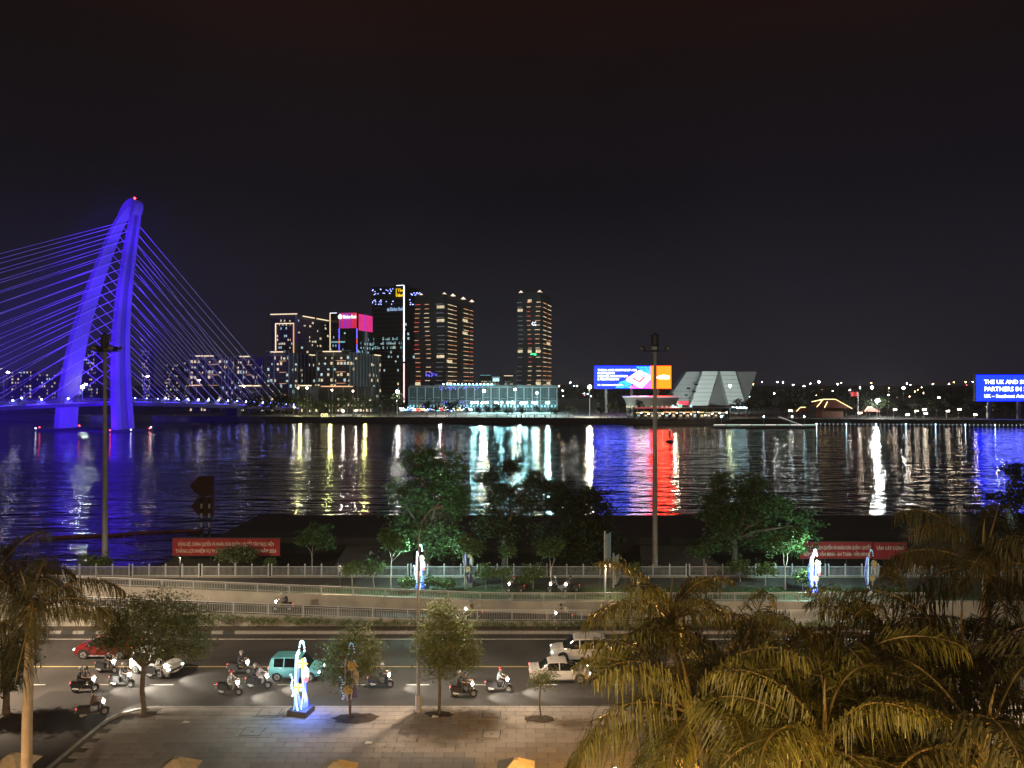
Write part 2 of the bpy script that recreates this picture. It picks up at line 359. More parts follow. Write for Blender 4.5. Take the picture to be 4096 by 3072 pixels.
# ------------------------------------------------------------------ cable-stayed bridge
AX = Vector((.32, .95, 0)).normalized(); TR = Vector((AX.y, -AX.x, 0)); B0 = Vector((-213, 377, 0))
def BP(t, u, z): return B0 + AX * t + TR * u + Vector((0, 0, z))
def deck_z(t): return 13.4 - .034 * max(0, t) + .004 * min(0, t) - .00012 * t * t
bridge = thing('cable_stayed_bridge', 'cable-stayed bridge with a leaning two-legged tower lit violet blue', 'bridge', (0, 0, 0))
pyl_m = M('tower_concrete', (.30, .30, .32), .8, var=.10, scale=.12, bump=.1)
TAB = [(-1.6, 0, 19.3), (15.6, .2, 17.6), (43.6, 2.8, 14.3), (69.8, 8.6, 10.8), (97.5, 16.8, 7.0), (112.3, 22.2, 4.6), (118.5, 25.0, 2.4), (120.6, 26.2, 0)]
def leg_at(z):
    for a, b_ in zip(TAB, TAB[1:]):
        if a[0] <= z <= b_[0]:
            k = (z - a[0]) / (b_[0] - a[0]); return a[1] + (b_[1] - a[1]) * k, a[2] + (b_[2] - a[2]) * k
    return TAB[-1][1], TAB[-1][2]
def smooth_leg():
    zs = list(np.linspace(-1.6, 112, 26)); pts = []
    for z in zs:
        v_, u_ = leg_at(z); w = [leg_at(min(120.6, max(-1.6, z + dz))) for dz in (-8, -4, 0, 4, 8)]
        pts.append((z, sum(a[0] for a in w) / 5, sum(a[1] for a in w) / 5))
    return pts
LEG = smooth_leg()
tw_z0 = 112.0
for s in (-1, 1):
    g = MB(); rows = []
    for z, v_, u_ in LEG:
        k = max(0, min(1, z / 112)); wa = 11.0 - 5.2 * k; wt = 3.4 - 1.2 * k
        # outer faces carry a recessed channel
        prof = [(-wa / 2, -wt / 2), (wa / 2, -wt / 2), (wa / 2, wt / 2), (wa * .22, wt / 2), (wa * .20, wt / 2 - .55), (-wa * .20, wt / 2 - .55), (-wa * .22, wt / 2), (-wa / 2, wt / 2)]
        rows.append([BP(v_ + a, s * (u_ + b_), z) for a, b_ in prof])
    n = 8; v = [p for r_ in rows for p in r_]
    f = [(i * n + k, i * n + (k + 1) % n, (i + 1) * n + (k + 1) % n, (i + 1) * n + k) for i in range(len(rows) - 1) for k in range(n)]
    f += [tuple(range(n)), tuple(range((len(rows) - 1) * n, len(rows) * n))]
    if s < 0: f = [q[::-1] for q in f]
    g.add(v, f); g.mi = [1 if i < (len(rows) - 1) * n and i % n == 4 else 0 for i in range(len(f))]; g.build('tower_leg', [pyl_m, M('channel_shade', (.17, .17, .19), .7, var=.1, scale=.12)], bridge, smooth=25)  # channel face coloured darker: its weaker light is put into the colour
# the crown: the two legs meet in a narrow arch
v_, u_ = LEG[-1][1], LEG[-1][2]
g = MB(); rows = []
for i in range(15):
    a = math.pi * i / 14; cu = -u_ * math.cos(a); cz = 112 + 7.6 * math.sin(a); cv = v_ + 3.6 * math.sin(a)
    th = 1.1 + .9 * math.sin(a); nu, nz = -math.cos(a), math.sin(a)
    wa = 5.8
    rows.append([BP(cv - wa / 2, cu + nu * th, cz + nz * th), BP(cv + wa / 2, cu + nu * th, cz + nz * th), BP(cv + wa / 2, cu - nu * th, cz - nz * th * .9), BP(cv - wa / 2, cu - nu * th, cz - nz * th * .9)])
v = [p for r_ in rows for p in r_]
g.add(v, [(i * 4 + k, i * 4 + (k + 1) % 4, i * 4 + 4 + (k + 1) % 4, i * 4 + 4 + k) for i in range(14) for k in range(4)] + [(0, 1, 2, 3), (59, 58, 57, 56)])
g.build('tower_crown', pyl_m, bridge, smooth=40)
orb('beacon', E('red_beacon', (1, .02, .02), 25, True), bridge, BP(v_ + 3.6, 0, 122.3), .55)
piece('beacon_stand', steel_dk, bridge, BP(v_ + 3.6, 0, 121.2), (.4, .4, 1.8))
# pile cap
cap = MB()
pc = [(-13, -25), (-6, -31), (6, -31), (13, -25), (13, 25), (6, 31), (-6, 31), (-13, 25)]
for z0, z1, s in ((-3.2, -1.2, 1.0),):
    cap.add([BP(a * s, b_ * s, z) for z in (z0, z1) for a, b_ in pc], [(0, 7, 6, 5, 4, 3, 2, 1), (8, 9, 10, 11, 12, 13, 14, 15)][:2] + [(i, (i + 1) % 8, 8 + (i + 1) % 8, 8 + i) for i in range(8)])
cap.build('pile_cap', concrete_dark, bridge)
for i, (a, b_) in enumerate(pc): orb('cap_lamp', E('cap_red', (1, .05, .03), 14) if i % 2 else E('cap_white', (.9, .95, 1), 10), bridge, BP(a * .97, b_ * .97, -.8), .28)
# deck: shallow wing-shaped girder in segments
ts = list(range(-300, 200, 12)); deckm = M('deck_steel', (.45, .45, .48), .6, var=.1, scale=.1)
g = MB(); prof = [(-14.5, 0), (-13.2, .55), (13.2, .55), (14.5, 0), (9.5, -1.9), (-9.5, -1.9)]
v = [BP(t_, a, deck_z(t_) + b_ - .9) for t_ in ts for a, b_ in prof]
g.add(v, [(i * 6 + k, i * 6 + (k + 1) % 6, i * 6 + 6 + (k + 1) % 6, i * 6 + 6 + k) for i in range(len(ts) - 1) for k in range(6)] + [tuple(range(6))[::-1], tuple(range(len(v) - 6, len(v)))])
g.build('deck', deckm, bridge)
for u in (-13.6, 13.6):
    g = MB()
    for a, b_ in zip(ts, ts[1:]):
        A, Bq = BP(a, u, deck_z(a)), BP(b_, u, deck_z(b_))
        for z in (.35, .75, 1.1): g.tube([A + Vector((0, 0, z)), Bq + Vector((0, 0, z))], .07, 4, cap=False)
        for k in range(4):
            p = A.lerp(Bq, k / 4); g.box(p + Vector((0, 0, .4)), (.12, .12, 1.4))
    g.build('parapet_railing', steel, bridge)
cable_m = M('cable_sheath', (.72, .72, .75), .5, var=.04)
blue_lamp = E('stay_lamp', (.16, .20, 1), 60)
blue_glow = E('deck_led', (.07, .035, 1), 1.6)
def cable(t_, u, z_att, s):
    v_, uu = leg_at(z_att); k = z_att / 112; wa = 11.0 - 5.2 * k
    a = BP(v_ + (wa * .42 if t_ > 0 else -wa * .42), s * uu, z_att); b_ = BP(t_, u, deck_z(t_) + 1.1)
    MB().tube([a, b_], .17, 5).build('stay_cable', cable_m, bridge)
    pod = MB().prism([(-2.6, -.5), (1.0, -.5), (1.0, 1.3), (.2, 1.5)], 1.0, O=BP(t_, u - .5, deck_z(t_)), U=AX * (1 if t_ > 0 else -1), V=(0, 0, 1))
    pod.build('anchor_pod', deckm, bridge)
    orb('stay_lamp', blue_lamp, bridge, BP(t_ + (1.4 if t_ > 0 else -1.4), u + (.9 if s > 0 else -.9), deck_z(t_) + 1.5), .36)
for s in (-1, 1):
    for i in range(15):
        z_att = 30 + 77 * (i / 14) ** .92
        cable(31 + i * 8.3, s * 13.9, z_att, s)
        cable(-26 - i * 13.5, s * 13.9, z_att, s)
    for t_ in range(-290, 180, 20):    # LED line along the deck edge
        A, Bq = BP(t_ + 2, s * 14.4, deck_z(t_ + 2) - .72), BP(t_ + 13, s * 14.4, deck_z(t_ + 13) - .72)
        MB().tube([A, Bq], .16, 4).build('edge_light', blue_glow, bridge)
for t_, u in ((62, 0), (105, 0), (150, 0)):
    if t_ > 100: MB().box((0, 0, 0), (9, 4, 12)).build('pier_column', concrete_dark, bridge, BP(t_, u, deck_z(t_) - 8), math.atan2(TR.y, TR.x))
# blue tower light: unseen projectors added past the left edge, others at the legs
VIO = (.055, .007, 1.0)
MASTS = [(105, 565, 330), (655, 567, 330)]
tgt = BP(9, 0, 58)
for zt_, cn in ((14, 11), (52, 11), (88, 10), (113, 7)): spot('added_tower_projector', (-80, 84.5, 7), BP(leg_at(zt_)[0], 0, zt_), VIO, 1.0e7, cn, .8, .5)
spot('added_tower_projector', (-80, 84.5, 7), BP(0, 0, 50), VIO, 2.6e6, 34, .6, .5)
for s in (-1, 1):
    spot('leg_projector', BP(-13, s * 12 + 6, 1), BP(0, s * 18, 8), VIO, 1.2e4, 110, .9, .4)
    spot('leg_projector', BP(-14, s * 8, deck_z(-14) + 1), BP(3, s * 14, 45), VIO, 3.0e4, 60, .9, .4)
# street lamps on the bridge
lampw = E('bridge_lamp', (1, .86, .62), 90)
for i, (px, py, t_) in enumerate(((4, 372, -42), (82, 384, -2), (145, 376, 36), (196, 380, 66), (241, 386, 108))):
    r_ = thing('bridge_street_lamp', f'curved street lamp on the bridge deck, {ordw(i + 1)} from the left', 'street lamp', (0, 0, 0), group='street lamps on the bridge')
    k_ = (px - 512) / F; base = None; best = 1e9
    for tt in range(-80, 170):
        q = BP(tt, -12.5, 0); e = abs(q.x / q.y - k_)
        if e < best: best, base = e, tt
    q = BP(base, -12.5, deck_z(base)); top = P(px, py, q.y)
    MB().tube([q, (q.x, q.y, top.z - 1.5), (q.x + .4, q.y, top.z - .3), (q.x + 1.8, q.y, top.z)], [.14, .11, .1, .08], 6).build('pole', steel, r_)
    orb('lamp_head', lampw, r_, (q.x + 2, q.y, top.z - .1), (.7, .5, .3))
q = P(82.5, 387, 425); r_ = thing('floodlight_mast', 'dazzling greenish white floodlight on a mast between the tower legs', 'floodlight', (0, 0, 0))
orb('lamp_head', E('flood_green_white', (.80, 1, .72), 260), r_, q, .9); MB().tube([(q.x, q.y, 11), q], .15, 6).build('pole', steel, r_)

# ------------------------------------------------------------------ towers and blocks across the river
win_w = E('window_warm', (1, .80, .48), .75, vary=.6); win_c = E('window_cool', (.65, .95, 1), .60, vary=.6); win_t = E('window_teal', (.25, .75, .85), .5, vary=.5)
led_w = E('led_warm', (1, .76, .46), 1.4); led_o = E('led_orange', (1, .48, .22), 1.1); led_r = E('led_red', (1, .08, .05), 1.2); led_c = E('led_white', (.85, .9, 1), 2.0)
led_d = E('led_dim', (.75, .8, .9), .22)
facade_dk = M('facade_dark', (.075, .075, .088), .5, var=.2, scale=.05); facade_lt = M('facade_pale', (.20, .20, .21), .7, var=.15, scale=.05)
glass_t = M('facade_glass', (.018, .022, .030), .12, var=.3, scale=.03, spec=.6)
fin_m = M('facade_fin', (.34, .34, .36), .6, var=.1, scale=.1)
class Bld:
    """local frame: x along the front face (corner at 0, face runs to -L), y into the block"""
    def __init__(s, name, label, pl, pc_, pr, d, a, ytop, cat='building', group=None, z0=FZ):
        a = R(a); Xc = (pc_ - 512) / F * d; kl = (pl - 512) / F; kr = (pr - 512) / F
        s.L = (Xc - kl * d) / (math.cos(a) + kl * math.sin(a))
        s.Rr = (kr * d - Xc) / (math.sin(a) - kr * math.cos(a)) if pr > pc_ else 22.0
        s.Rr = min(max(s.Rr, 8), 90)
        s.h = H - (ytop - 384) / F * d - z0; s.d = d
        s.o = thing(name, label, cat, (Xc, d, z0), -a, group)
    def body(s, mat, name='wall', h=None): return piece(name, mat, s.o, (-s.L / 2, s.Rr / 2, (h or s.h) / 2), (s.L, s.Rr, h or s.h))
    def front(s, name, mat, x0, x1, z0, z1, proud=.25, dep=.3): return piece(name, mat, s.o, ((x0 + x1) / 2, -proud + dep / 2 - .02, (z0 + z1) / 2), (x1 - x0, dep, z1 - z0))
    def right(s, name, mat, y0, y1, z0, z1, proud=.25, dep=.3): return piece(name, mat, s.o, (proud - dep / 2 + .02, (y0 + y1) / 2, (z0 + z1) / 2), (dep, y1 - y0, z1 - z0))
def lit_windows(B, rows, fl, cols, prob, side='front', mats=(win_w, win_w, win_c), z0=4.0, wfrac=.62, lo=0, hi=None, seed=1, hfrac=.5):
    r_ = random.Random(seed); span = B.L if side == 'front' else B.Rr; hi = hi or span
    for k in range(rows):
        for i in range(cols):
            if r_.random() > prob: continue
            w = (hi - lo) / cols; x = lo + w * (i + (1 - wfrac) / 2) + r_.uniform(0, .1) * w; z = z0 + k * fl; m = r_.choice(mats); ww = w * wfrac * r_.choice((.45, 1, 1)); hh = fl * hfrac * r_.choice((.7, 1, 1.1))
            if side == 'front': B.front('window', m, -x - ww, -x, z, z + hh, .12, .2)
            else: B.right('window', m, x, x + ww, z, z + hh, .12, .2)

# far dim blocks behind the bridge tower
for i, (pl, pr, yt, d) in enumerate(((8, 34, 371, 900), (36, 58, 376, 860), (60, 84, 364, 880), (84, 100, 357, 940), (88, 97, 345, 1000), (142, 152, 351, 980), (164, 182, 366, 900), (182, 192, 360, 960))):
    B = Bld('apartment_block', f'dim distant apartment block behind the bridge, {ordw(i + 1)} from the left', pl, pr - 2, pr, d, 12, yt, group='dim blocks behind the bridge'); B.body(facade_dk)
    lit_windows(B, int(B.h / 4.2), 4.2, 8, .36, seed=i + 3, mats=(win_w, win_c, win_w, led_d), wfrac=.5)
    B.front('roof_edge', fin_m, -B.L, 0, B.h - .6, B.h, .5)
# ten-storey apartment blocks along the far road
BL = [(190, 222, 236, 545, 10, 356.5, 'pale-framed mid-rise block just right of the bridge cables'), (237, 255, 264, 560, 12, 357, 'narrow mid-rise block tucked between two pale-framed blocks'),
      (267, 289, 315, 540, 9, 352.5, 'mid-rise block standing in front of the neon-framed tower'), (317, 350, 381, 545, 11, 352, 'mid-rise block with ribbed right side, in front of the red-screen tower')]
for i, (pl, pc_, pr, d, a, yt, lab) in enumerate(BL):
    B = Bld('apartment_block', lab, pl, pc_, pr, d, a, yt, group='mid-rise apartment blocks'); B.body(facade_dk)
    fl = B.h / 10.5; rs = random.Random(20 + i)
    nf = max(3, int(B.L / 6)); nr = max(5, int(B.Rr / 6))
    for k in range(nf + 1): B.front('fin', fin_m, -k * B.L / nf - .3, -k * B.L / nf + .3, 1, B.h, .7, .8) if k % 2 == 0 or i == 0 else None
    for k in range(1, nr): B.right('fin', fin_m, k * B.Rr / nr - .25, k * B.Rr / nr + .25, 2, B.h, .7, .8)
    for k in range(1, 11): B.front('floor_slab', fin_m if k == 10 else facade_lt, -B.L, 0, k * fl - .18, k * fl + .18, .45, .5)
    lit_windows(B, 10, fl, max(7, int(B.L / 2.6)), .34, seed=40 + i, z0=fl * .28)
    lit_windows(B, 10, fl, max(8, int(B.Rr / 4.2)), .22, 'right', seed=50 + i, z0=fl * .28)
    for k in (3, 5, 7, 9): B.front('balcony_light', led_o, -B.L * .42, -B.L * .12, k * fl - .12, k * fl + .12, .75, .15)
    B.front('roof_light', led_w, -B.L * .8, -B.L * .25, B.h + .15, B.h + .75, 1.6, 1.2); B.front('roof_canopy', fin_m, -B.L, .3, B.h + .75, B.h + 1.2, 1.9, 2.5)
    if i > 1: B.right('roof_light', led_w, B.Rr * .75, B.Rr * .95, B.h - .6, B.h, 1.2, 1.0)
# low podium strips with lit canopies in front of the blocks
for i, (pl, pr, yt, d, m) in enumerate(((189, 210, 385.5, 520, led_o), (238, 274, 386, 515, led_w), (300, 318, 385.8, 500, led_w), (318, 372, 386.6, 505, led_o))):
    B = Bld('shop_podium', f'low shop podium with lit canopy below the blocks, {ordw(i + 1)} from the left', pl, pr, pr, d, 4, yt, group='shop podiums'); B.Rr = 12; B.body(M('podium_dark', (.022, .022, .025), .6, var=.3, scale=.2))
    for k in range(int(B.L / 5) + 1): B.front('pilaster', facade_dk, -k * 5 - .25, -k * 5 + .25, 0, B.h - .4, .5, .5)
    B.front('canopy_light', m, -B.L * .95, -B.L * .35, B.h - .2, B.h + .5, 1.4, 1.2)
    lit_windows(B, 3, 3.6, max(6, int(B.L / 2.2)), .42, seed=70 + i, z0=1.5, mats=(win_w, win_w, led_w))
# tower A with neon portal
B = Bld('residential_tower', 'residential tower outlined by an orange neon portal on its front', 271.5, 297.5, 329, 660, 13, 314.5); B.body(facade_dk)
fl = B.h / 24
for k in range(2, 24): B.front('floor_slab', facade_lt, -B.L * .83, -B.L * .14, k * fl - .2, k * fl + .2, .4, .45); B.right('floor_slab', facade_lt, 2, B.Rr - 1, k * fl - .2, k * fl + .2, .3, .35)
top = B.h * .90
B.front('neon_tube', led_w, -B.L * .84, -B.L * .81, 20, top, .9, .5); B.front('neon_tube', led_o, -B.L * .15, -B.L * .12, 20, top, .9, .5); B.front('neon_tube', led_w, -B.L * .84, -B.L * .12, top, top + .7, .9, .5)
B.front('roof_light', led_w, -B.L - .5, -.2, B.h + .2, B.h + .9, 1.2, 1); B.front('pilaster', fin_m, -2.2, 0, 0, B.h, .6, .6)
B.right('roof_light', led_w, B.Rr * .15, B.Rr * .5, B.h - 1.0, B.h - .3, .9, .8); B.right('roof_light', led_w, B.Rr * .58, B.Rr * .97, B.h - 1.0, B.h - .3, .9, .8)
B.front('roof_slab', fin_m, -B.L - .6, .4, B.h + .9, B.h + 1.5, 1.4, 3)
lit_windows(B, 22, fl, 9, .30, seed=5, z0=fl * 1.2, lo=B.L * .18, hi=B.L * .8); lit_windows(B, 22, fl, 12, .2, 'right', seed=6, z0=fl * 1.2)
# tower B with the red screen
B = Bld('office_tower', 'glass office tower with red and pink LED screens wrapped around its top', 330, 357.6, 373, 690, 16, 312.6); B.body(glass_t)
fl = B.h / 22; z1 = B.h; zs = B.h * .835
scr = E('screen_red', (1, .01, .07), .8, vary=.5); scr2 = E('screen_magenta', (1, .015, .25), .8, vary=.6); scr3 = E('screen_violet', (.4, .02, .8), .8, vary=.5); led_b = E('led_blue', (.12, .1, 1), 2.4)
x0, x1 = B.L * .02, B.L * .66
for k in range(24): B.front('screen_bar', rnd.choice((scr, scr, scr2, scr3)), -x1 + k * (x1 - x0) / 24, -x1 + (k + .55) * (x1 - x0) / 24, zs, z1, .5, .3)
for k in range(26): B.right('screen_bar', rnd.choice((scr, scr2, scr2, scr3)), B.Rr * (.05 + .9 * k / 26), B.Rr * (.05 + .9 * (k + .72) / 26), zs - 2, z1 - 1, .5, .3)
text('sign_letters', 'Shinhan Bank', 4.6, E('sign_white', (.8, 1, 1), 1.3), B.o, (-x1 + 4.2, -.9, B.h - 5.2), ext=.3, off=.05, width=x1 - x0 - 4.5)
orb('sign_disc', E('sign_disc', (.8, 1, 1), 1.6), B.o, (-x1 + 1.3, -.9, B.h - 3.5), (2.3, .5, 2.3))
B.front('edge_light', led_w, -B.L - .1, -B.L + .5, 12, B.h, .4, .5); B.front('edge_light', led_c, -B.L, -B.L * .75, B.h, B.h + .5, .4, .5)
for k in range(12):
    for x in (x0, x1): B.front('edge_light', led_b if k % 3 else led_r, -x - .4, -x + .4, 14 + k * (zs - 14) / 12, 14 + (k + .94) * (zs - 14) / 12, .5, .4)
for zf in (.68, .54): B.front('window', win_t, -B.L * .95, -B.L * .45, B.h * zf, B.h * zf + 1.4, .15, .2)
lit_windows(B, 6, fl, 12, .34, 'right', mats=(win_t, win_c), seed=8, z0=B.h * .48, hfrac=.6); lit_windows(B, 16, fl, 12, .06, mats=(win_t, win_c), seed=9, z0=8)
# tower C, the tallest
B = Bld('office_tower', 'tallest dark office tower with a bright white line down its corner', 372, 404, 420, 740, 20, 285.5); B.body(glass_t)
B.front('edge_light', led_c, -.5, .5, B.h * .36, B.h, .5, .9); B.front('edge_light', E('led_pink', (1, .6, .6), 2.0), -.5, .5, 2, B.h * .345, .5, .9); B.front('edge_light', led_c, -8.5, 0, B.h, B.h + .6, .4, .5)
ylw = E('sign_yellow', (1, .62, 0), 1.1)
text('sign_letters', 'The', 4.6, ylw, B.o, (-7.0, -.6, B.h - 6.2), ext=.2, off=.08); text('sign_letters', 'Hallmark', 4.4, ylw, B.o, (-7.6, -.6, B.h - 11), ext=.2, off=.08, width=7.2)
piece('sign_mark', ylw, B.o, (-8.4, -.6, B.h - 6.8), (.7, .3, 8.4))
text('sign_letters', 'Shinhan Bank', 5.2, E('sign_blue', (.32, .5, .8), .8), B.o, (-15.6, -.6, B.h * .79), ext=.2, off=.06, width=15); orb('sign_disc', E('sign_blue2', (.3, .5, .8), .8), B.o, (-17.5, -.5, B.h * .80), (1.7, .3, 1.7))
led_dot = E('led_dot', (.28, .34, 1), 4.5)
rs = random.Random(3)
for k in range(62):
    zz = B.h - rs.choice((2.5, 4, 6.5, 13, 15, 17)) - rs.uniform(0, 1.2)
    if k < 40: piece('facade_light', led_dot, B.o, (-B.L * rs.uniform(.32, .99), -.3, zz), (.7, .3, .7))
    else: piece('facade_light', led_dot, B.o, (.3, B.Rr * rs.uniform(.3, .98), zz), (.3, 1.6, .7))
lit_windows(B, 3, 4.4, 16, .6, mats=(win_c, win_t), seed=12, z0=B.h * .47, hfrac=.55, hi=B.L * .98); lit_windows(B, 11, 4.6, 14, .12, mats=(win_c, win_t, win_w), seed=13, z0=10)
lit_windows(B, 20, 4.6, 6, .05, 'right', mats=(win_c,), seed=14, z0=10)
for k in range(1, 26): B.front('floor_slab', facade_dk, -B.L, -.6, k * B.h / 27, k * B.h / 27 + .5, .2, .3)
# residential towers with lit balconies
def balcony_tower(name, label, pl, pc_, pr, d, a, yt, cols_f, cols_r, nfl, seed, caps):
    B = Bld(name, label, pl, pc_, pr, d, a, yt, group='twin residential towers'); rs = random.Random(seed)
    B.body(facade_dk); fl = B.h * .93 / nfl
    for c, (x0, x1, m) in enumerate(cols_f):
        for k in range(nfl):
            wob = .035 * math.sin(k * .33 + c * 1.4); z = 2.5 + k * fl; mm = rs.choice(m)
            piece('balcony', facade_lt, B.o, (-B.L * ((x0 + x1) / 2 + wob), -.5, z - .55), (B.L * (x1 - x0), 1.5, .35))
            if rs.random() < .93: piece('balcony_light', mm, B.o, (-B.L * ((x0 + x1) / 2 + wob), -1.3, z - .25), (B.L * (x1 - x0) * rs.choice((.8, 1, 1)), .3, .34))
            if rs.random() < .12: B.front('window', win_w, -B.L * x1, -B.L * x0, z, z + fl * .6, .1, .2)
    for y0, y1, m in cols_r:
        for k in range(nfl):
            z = 2.5 + k * fl; mm = rs.choice(m)
            piece('balcony', facade_lt, B.o, (.5, B.Rr * (y0 + y1) / 2, z - .55), (1.4, B.Rr * (y1 - y0), .35))
            piece('balcony_light', mm, B.o, (1.25, B.Rr * (y0 + y1) / 2, z - .25), (.3, B.Rr * (y1 - y0), .34))
            if rs.random() < .1: B.right('window', win_w, B.Rr * y0, B.Rr * y1, z, z + fl * .6, .1, .2)
    for x, y in caps:
        MB().add([(-2.4, -1.6, 0), (2.4, -1.6, 0), (2.4, 1.6, 0), (-2.4, 1.6, 0), (0, 0, 2.6)], [(0, 1, 4), (1, 2, 4), (2, 3, 4), (3, 0, 4), (3, 2, 1, 0)]).build('roof_lantern', E('roof_lantern', (1, .80, .6), 1.3), B.o, (-B.L * x, B.Rr * y, B.h + .1))
    return B
W, O, Rd, Wh = led_w, led_o, led_r, led_d
B = balcony_tower('residential_tower', 'left twin residential tower with orange-lit balconies in columns', 415, 445, 472.5, 700, 17, 294,
                  ((.02, .27, (Wh, Wh, led_d)), (.48, .64, (W, O)), (.82, .99, (O, O, W, Rd))), ((.06, .24, (W, W, O)), (.27, .36, (W, O)), (.62, .8, (W, O)), (.85, .98, (W, O, Rd))), 23, 31, ((.9, .1), (.12, .1), (-.02, .25), (-.02, .62), (-.02, .95)))
for k in range(16): piece('facade_light', led_b, B.o, (-B.L * rnd.uniform(.25, .62), -1.2, B.h * .28 + rnd.uniform(-2, 2)), (.9, .3, .7))
B = balcony_tower('residential_tower', 'right twin residential tower standing alone with lit balconies', 517.5, 541, 551, 700, 15, 292,
                  ((.78, .99, (Wh, Wh, led_d)), (.40, .56, (O, W, Rd)), (.01, .22, (W, O, W))), ((.1, .4, (W, O)), (.55, .9, (W, O))), 23, 33, ((.9, .1), (.1, .1)))
for k in range(12): piece('facade_light', E('led_green', (.05, 1, .35), 2.2), B.o, (-B.L * rnd.uniform(.2, .42), -1.5, B.h * .45 + rnd.uniform(-1.2, 1.2)), (1.0, .3, .8))
for k in range(10): piece('facade_light', led_c, B.o, (-B.L * rnd.uniform(.2, .36), -1.5, B.h * .72 + rnd.uniform(-1.8, 1.8)), (.9, .3, .8))
# far lit buildings between the twins
for i, (pl, pr, yt, lab) in enumerate(((480, 491, 375, 'small far building with cyan roof line, left of the gap'), (492, 500, 377, 'small far building with a bright cyan screen in the gap between twin towers'), (504, 513, 375.5, 'small far building with orange roof line beside the right twin tower'))):
    B = Bld('far_building', lab, pl, pr, pr, 1050, 0, yt); B.Rr = 20; B.body(facade_dk); lit_windows(B, 7, 3.3, 8, .5, seed=90 + i, z0=3)
    B.front('roof_light', (win_t, win_c, led_w)[i], -B.L, 0, B.h - .8, B.h, .4)
    if i == 1: B.front('screen', E('screen_cyan', (.5, 1, 1), 1.6), -B.L * .9, -B.L * .1, B.h - 6, B.h - 2, .6)
# three-storey glass mall
B = Bld('glass_mall', 'long low glass mall with pale frames and teal light below the twin towers', 409, 557, 557, 560, 1.5, 385.3); B.Rr = 35
B.body(M('mall_core', (.06, .075, .085), .4, var=.2, scale=.05)); mal = E('mall_light', (.14, .48, .60), .055, base=(.02, .02, .02), vary=.9); mal2 = E('mall_light_low', (.25, .85, 1), .9, vary=.6); mfr = M('mall_frame', (.40, .42, .45), .5)
for k in range(15): B.front('shop_front', mal, -B.L * (k + .93) / 15, -B.L * (k + .07) / 15, 5.2, B.h - 2.2, .1, .2)
for k in range(19): B.front('column', mfr, -k * B.L / 18 - .3, -k * B.L / 18 + .3, 0, B.h - 1.4, .9, .7)
for k in range(18): B.front('window_frame', mfr, -B.L * (k + .78) / 18, -B.L * (k + .22) / 18, 9.0 + (k % 3) * .5, 9.25 + (k % 3) * .5, .7, .3)
for z in (4.9, 7.4, B.h - 1.6): B.front('floor_slab', mfr, -B.L, 0, z, z + .35, .8, .8)
g = MB()
for k in range(170): g.box((-k * B.L / 170, -.75, 6.2), (.13, .13, 2.2)); g.box((-k * B.L / 170, -.75, B.h - .7), (.13, .13, 1.5))
tag(g.build('mullions', mfr, B.o), kind='stuff')
for k in range(44): B.front('shop_window', mal2 if k > 16 else rnd.choice((mal2, win_w, led_b)), -B.L + (k + .2) * B.L / 44, -B.L + (k + .7) * B.L / 44, 2.6, 4.4, .3, .3)
B.front('roof_light', E('mall_blue', (.02, .4, .6), 1.2), -B.L * .74, -B.L * .42, B.h - .2, B.h + .5, 1.0, .8)
for k in range(40): piece('string_light', led_b, B.o, (-B.L * rnd.uniform(.5, .8), -1.3, rnd.choice((B.h - 1.5, B.h - 2.6, 6.5)) + rnd.uniform(-.8, .8)), (.7, .3, .5))
for k in range(14): orb('roof_lamp', E('roof_lamp', (.55, .95, 1), 14), B.o, (-B.L * (.44 + .025 * k), -1.2, B.h + .9), .5)
# ring-shaped hall below the screen
r_ = thing('ring_hall', 'round silver hall flaring upward with a lit rim, under the big screen', 'building', (*((P(651, 400, 482)).xy), FZ))
hm = M('silver_cladding', (.42, .42, .45), .35, metal=.5, var=.15, scale=.3)
MB().lathe([(15.2, 0), (15.5, 5), (16.6, 9), (18.3, 11.6), (18.4, 12.2), (17.0, 12.4), (1, 12.0)], 48).build('shell', hm, r_, smooth=40)
MB().lathe([(18.45, 11.7), (18.6, 12.1), (18.4, 12.35), (18.3, 12.0)], 48).build('rim_light', E('rim_light', (.75, .55, .75), .55), r_)
for k in range(60):
    a = 2 * math.pi * k / 60
    if math.sin(a) < .2: piece('rib', fin_m, r_, (15.75 * math.cos(a), 15.75 * math.sin(a), 3.4), (.35, .35, 6.8), a)
    if math.sin(a) < .1 and k % 2: piece('window', win_w, r_, (16.2 * math.cos(a + .05), 16.2 * math.sin(a + .05), 5.6), (.6, 1.0, 1.3), a)
# exhibition hall of leaning slabs
r_ = thing('exhibition_hall', 'pale exhibition hall of leaning wedge-shaped slabs beside the big screen', 'building', (0, 0, 0))
em = M('hall_panel', (.42, .44, .43), .6, var=.12, scale=.06); em2 = M('hall_panel_dark', (.13, .125, .125), .7, var=.15, scale=.06)
def hz(x, y, d): return P(550 + .10172 * x, 325 + .10172 * y, d)
def slab(name, pts, d, th, m, rows=0):
    a = [hz(x, y, d) for x, y in pts]; g = MB(); k = len(a); bk = [p + Vector((0, th, 0)) for p in a]
    g.add(a + bk, [tuple(range(k)), tuple(range(k, 2 * k))[::-1]] + [(i, k + i, k + (i + 1) % k, (i + 1) % k) for i in range(k)])
    o = g.build(name, m, r_)
    for j in range(1, rows):      # recessed joints read as thin dark strips
        f_ = j / rows; A, Bq = a[0].lerp(a[3], f_), a[1].lerp(a[2], f_)
        MB().add([A + Vector((0, -.12, 0)), Bq + Vector((0, -.12, 0)), Bq + Vector((0, -.12, .28)), A + Vector((0, -.12, .28)), A, Bq, Bq + Vector((0, 0, .28)), A + Vector((0, 0, .28))], [(0, 1, 2, 3), (3, 2, 6, 7), (0, 4, 5, 1)]).build('joint', em2, o)
    return o
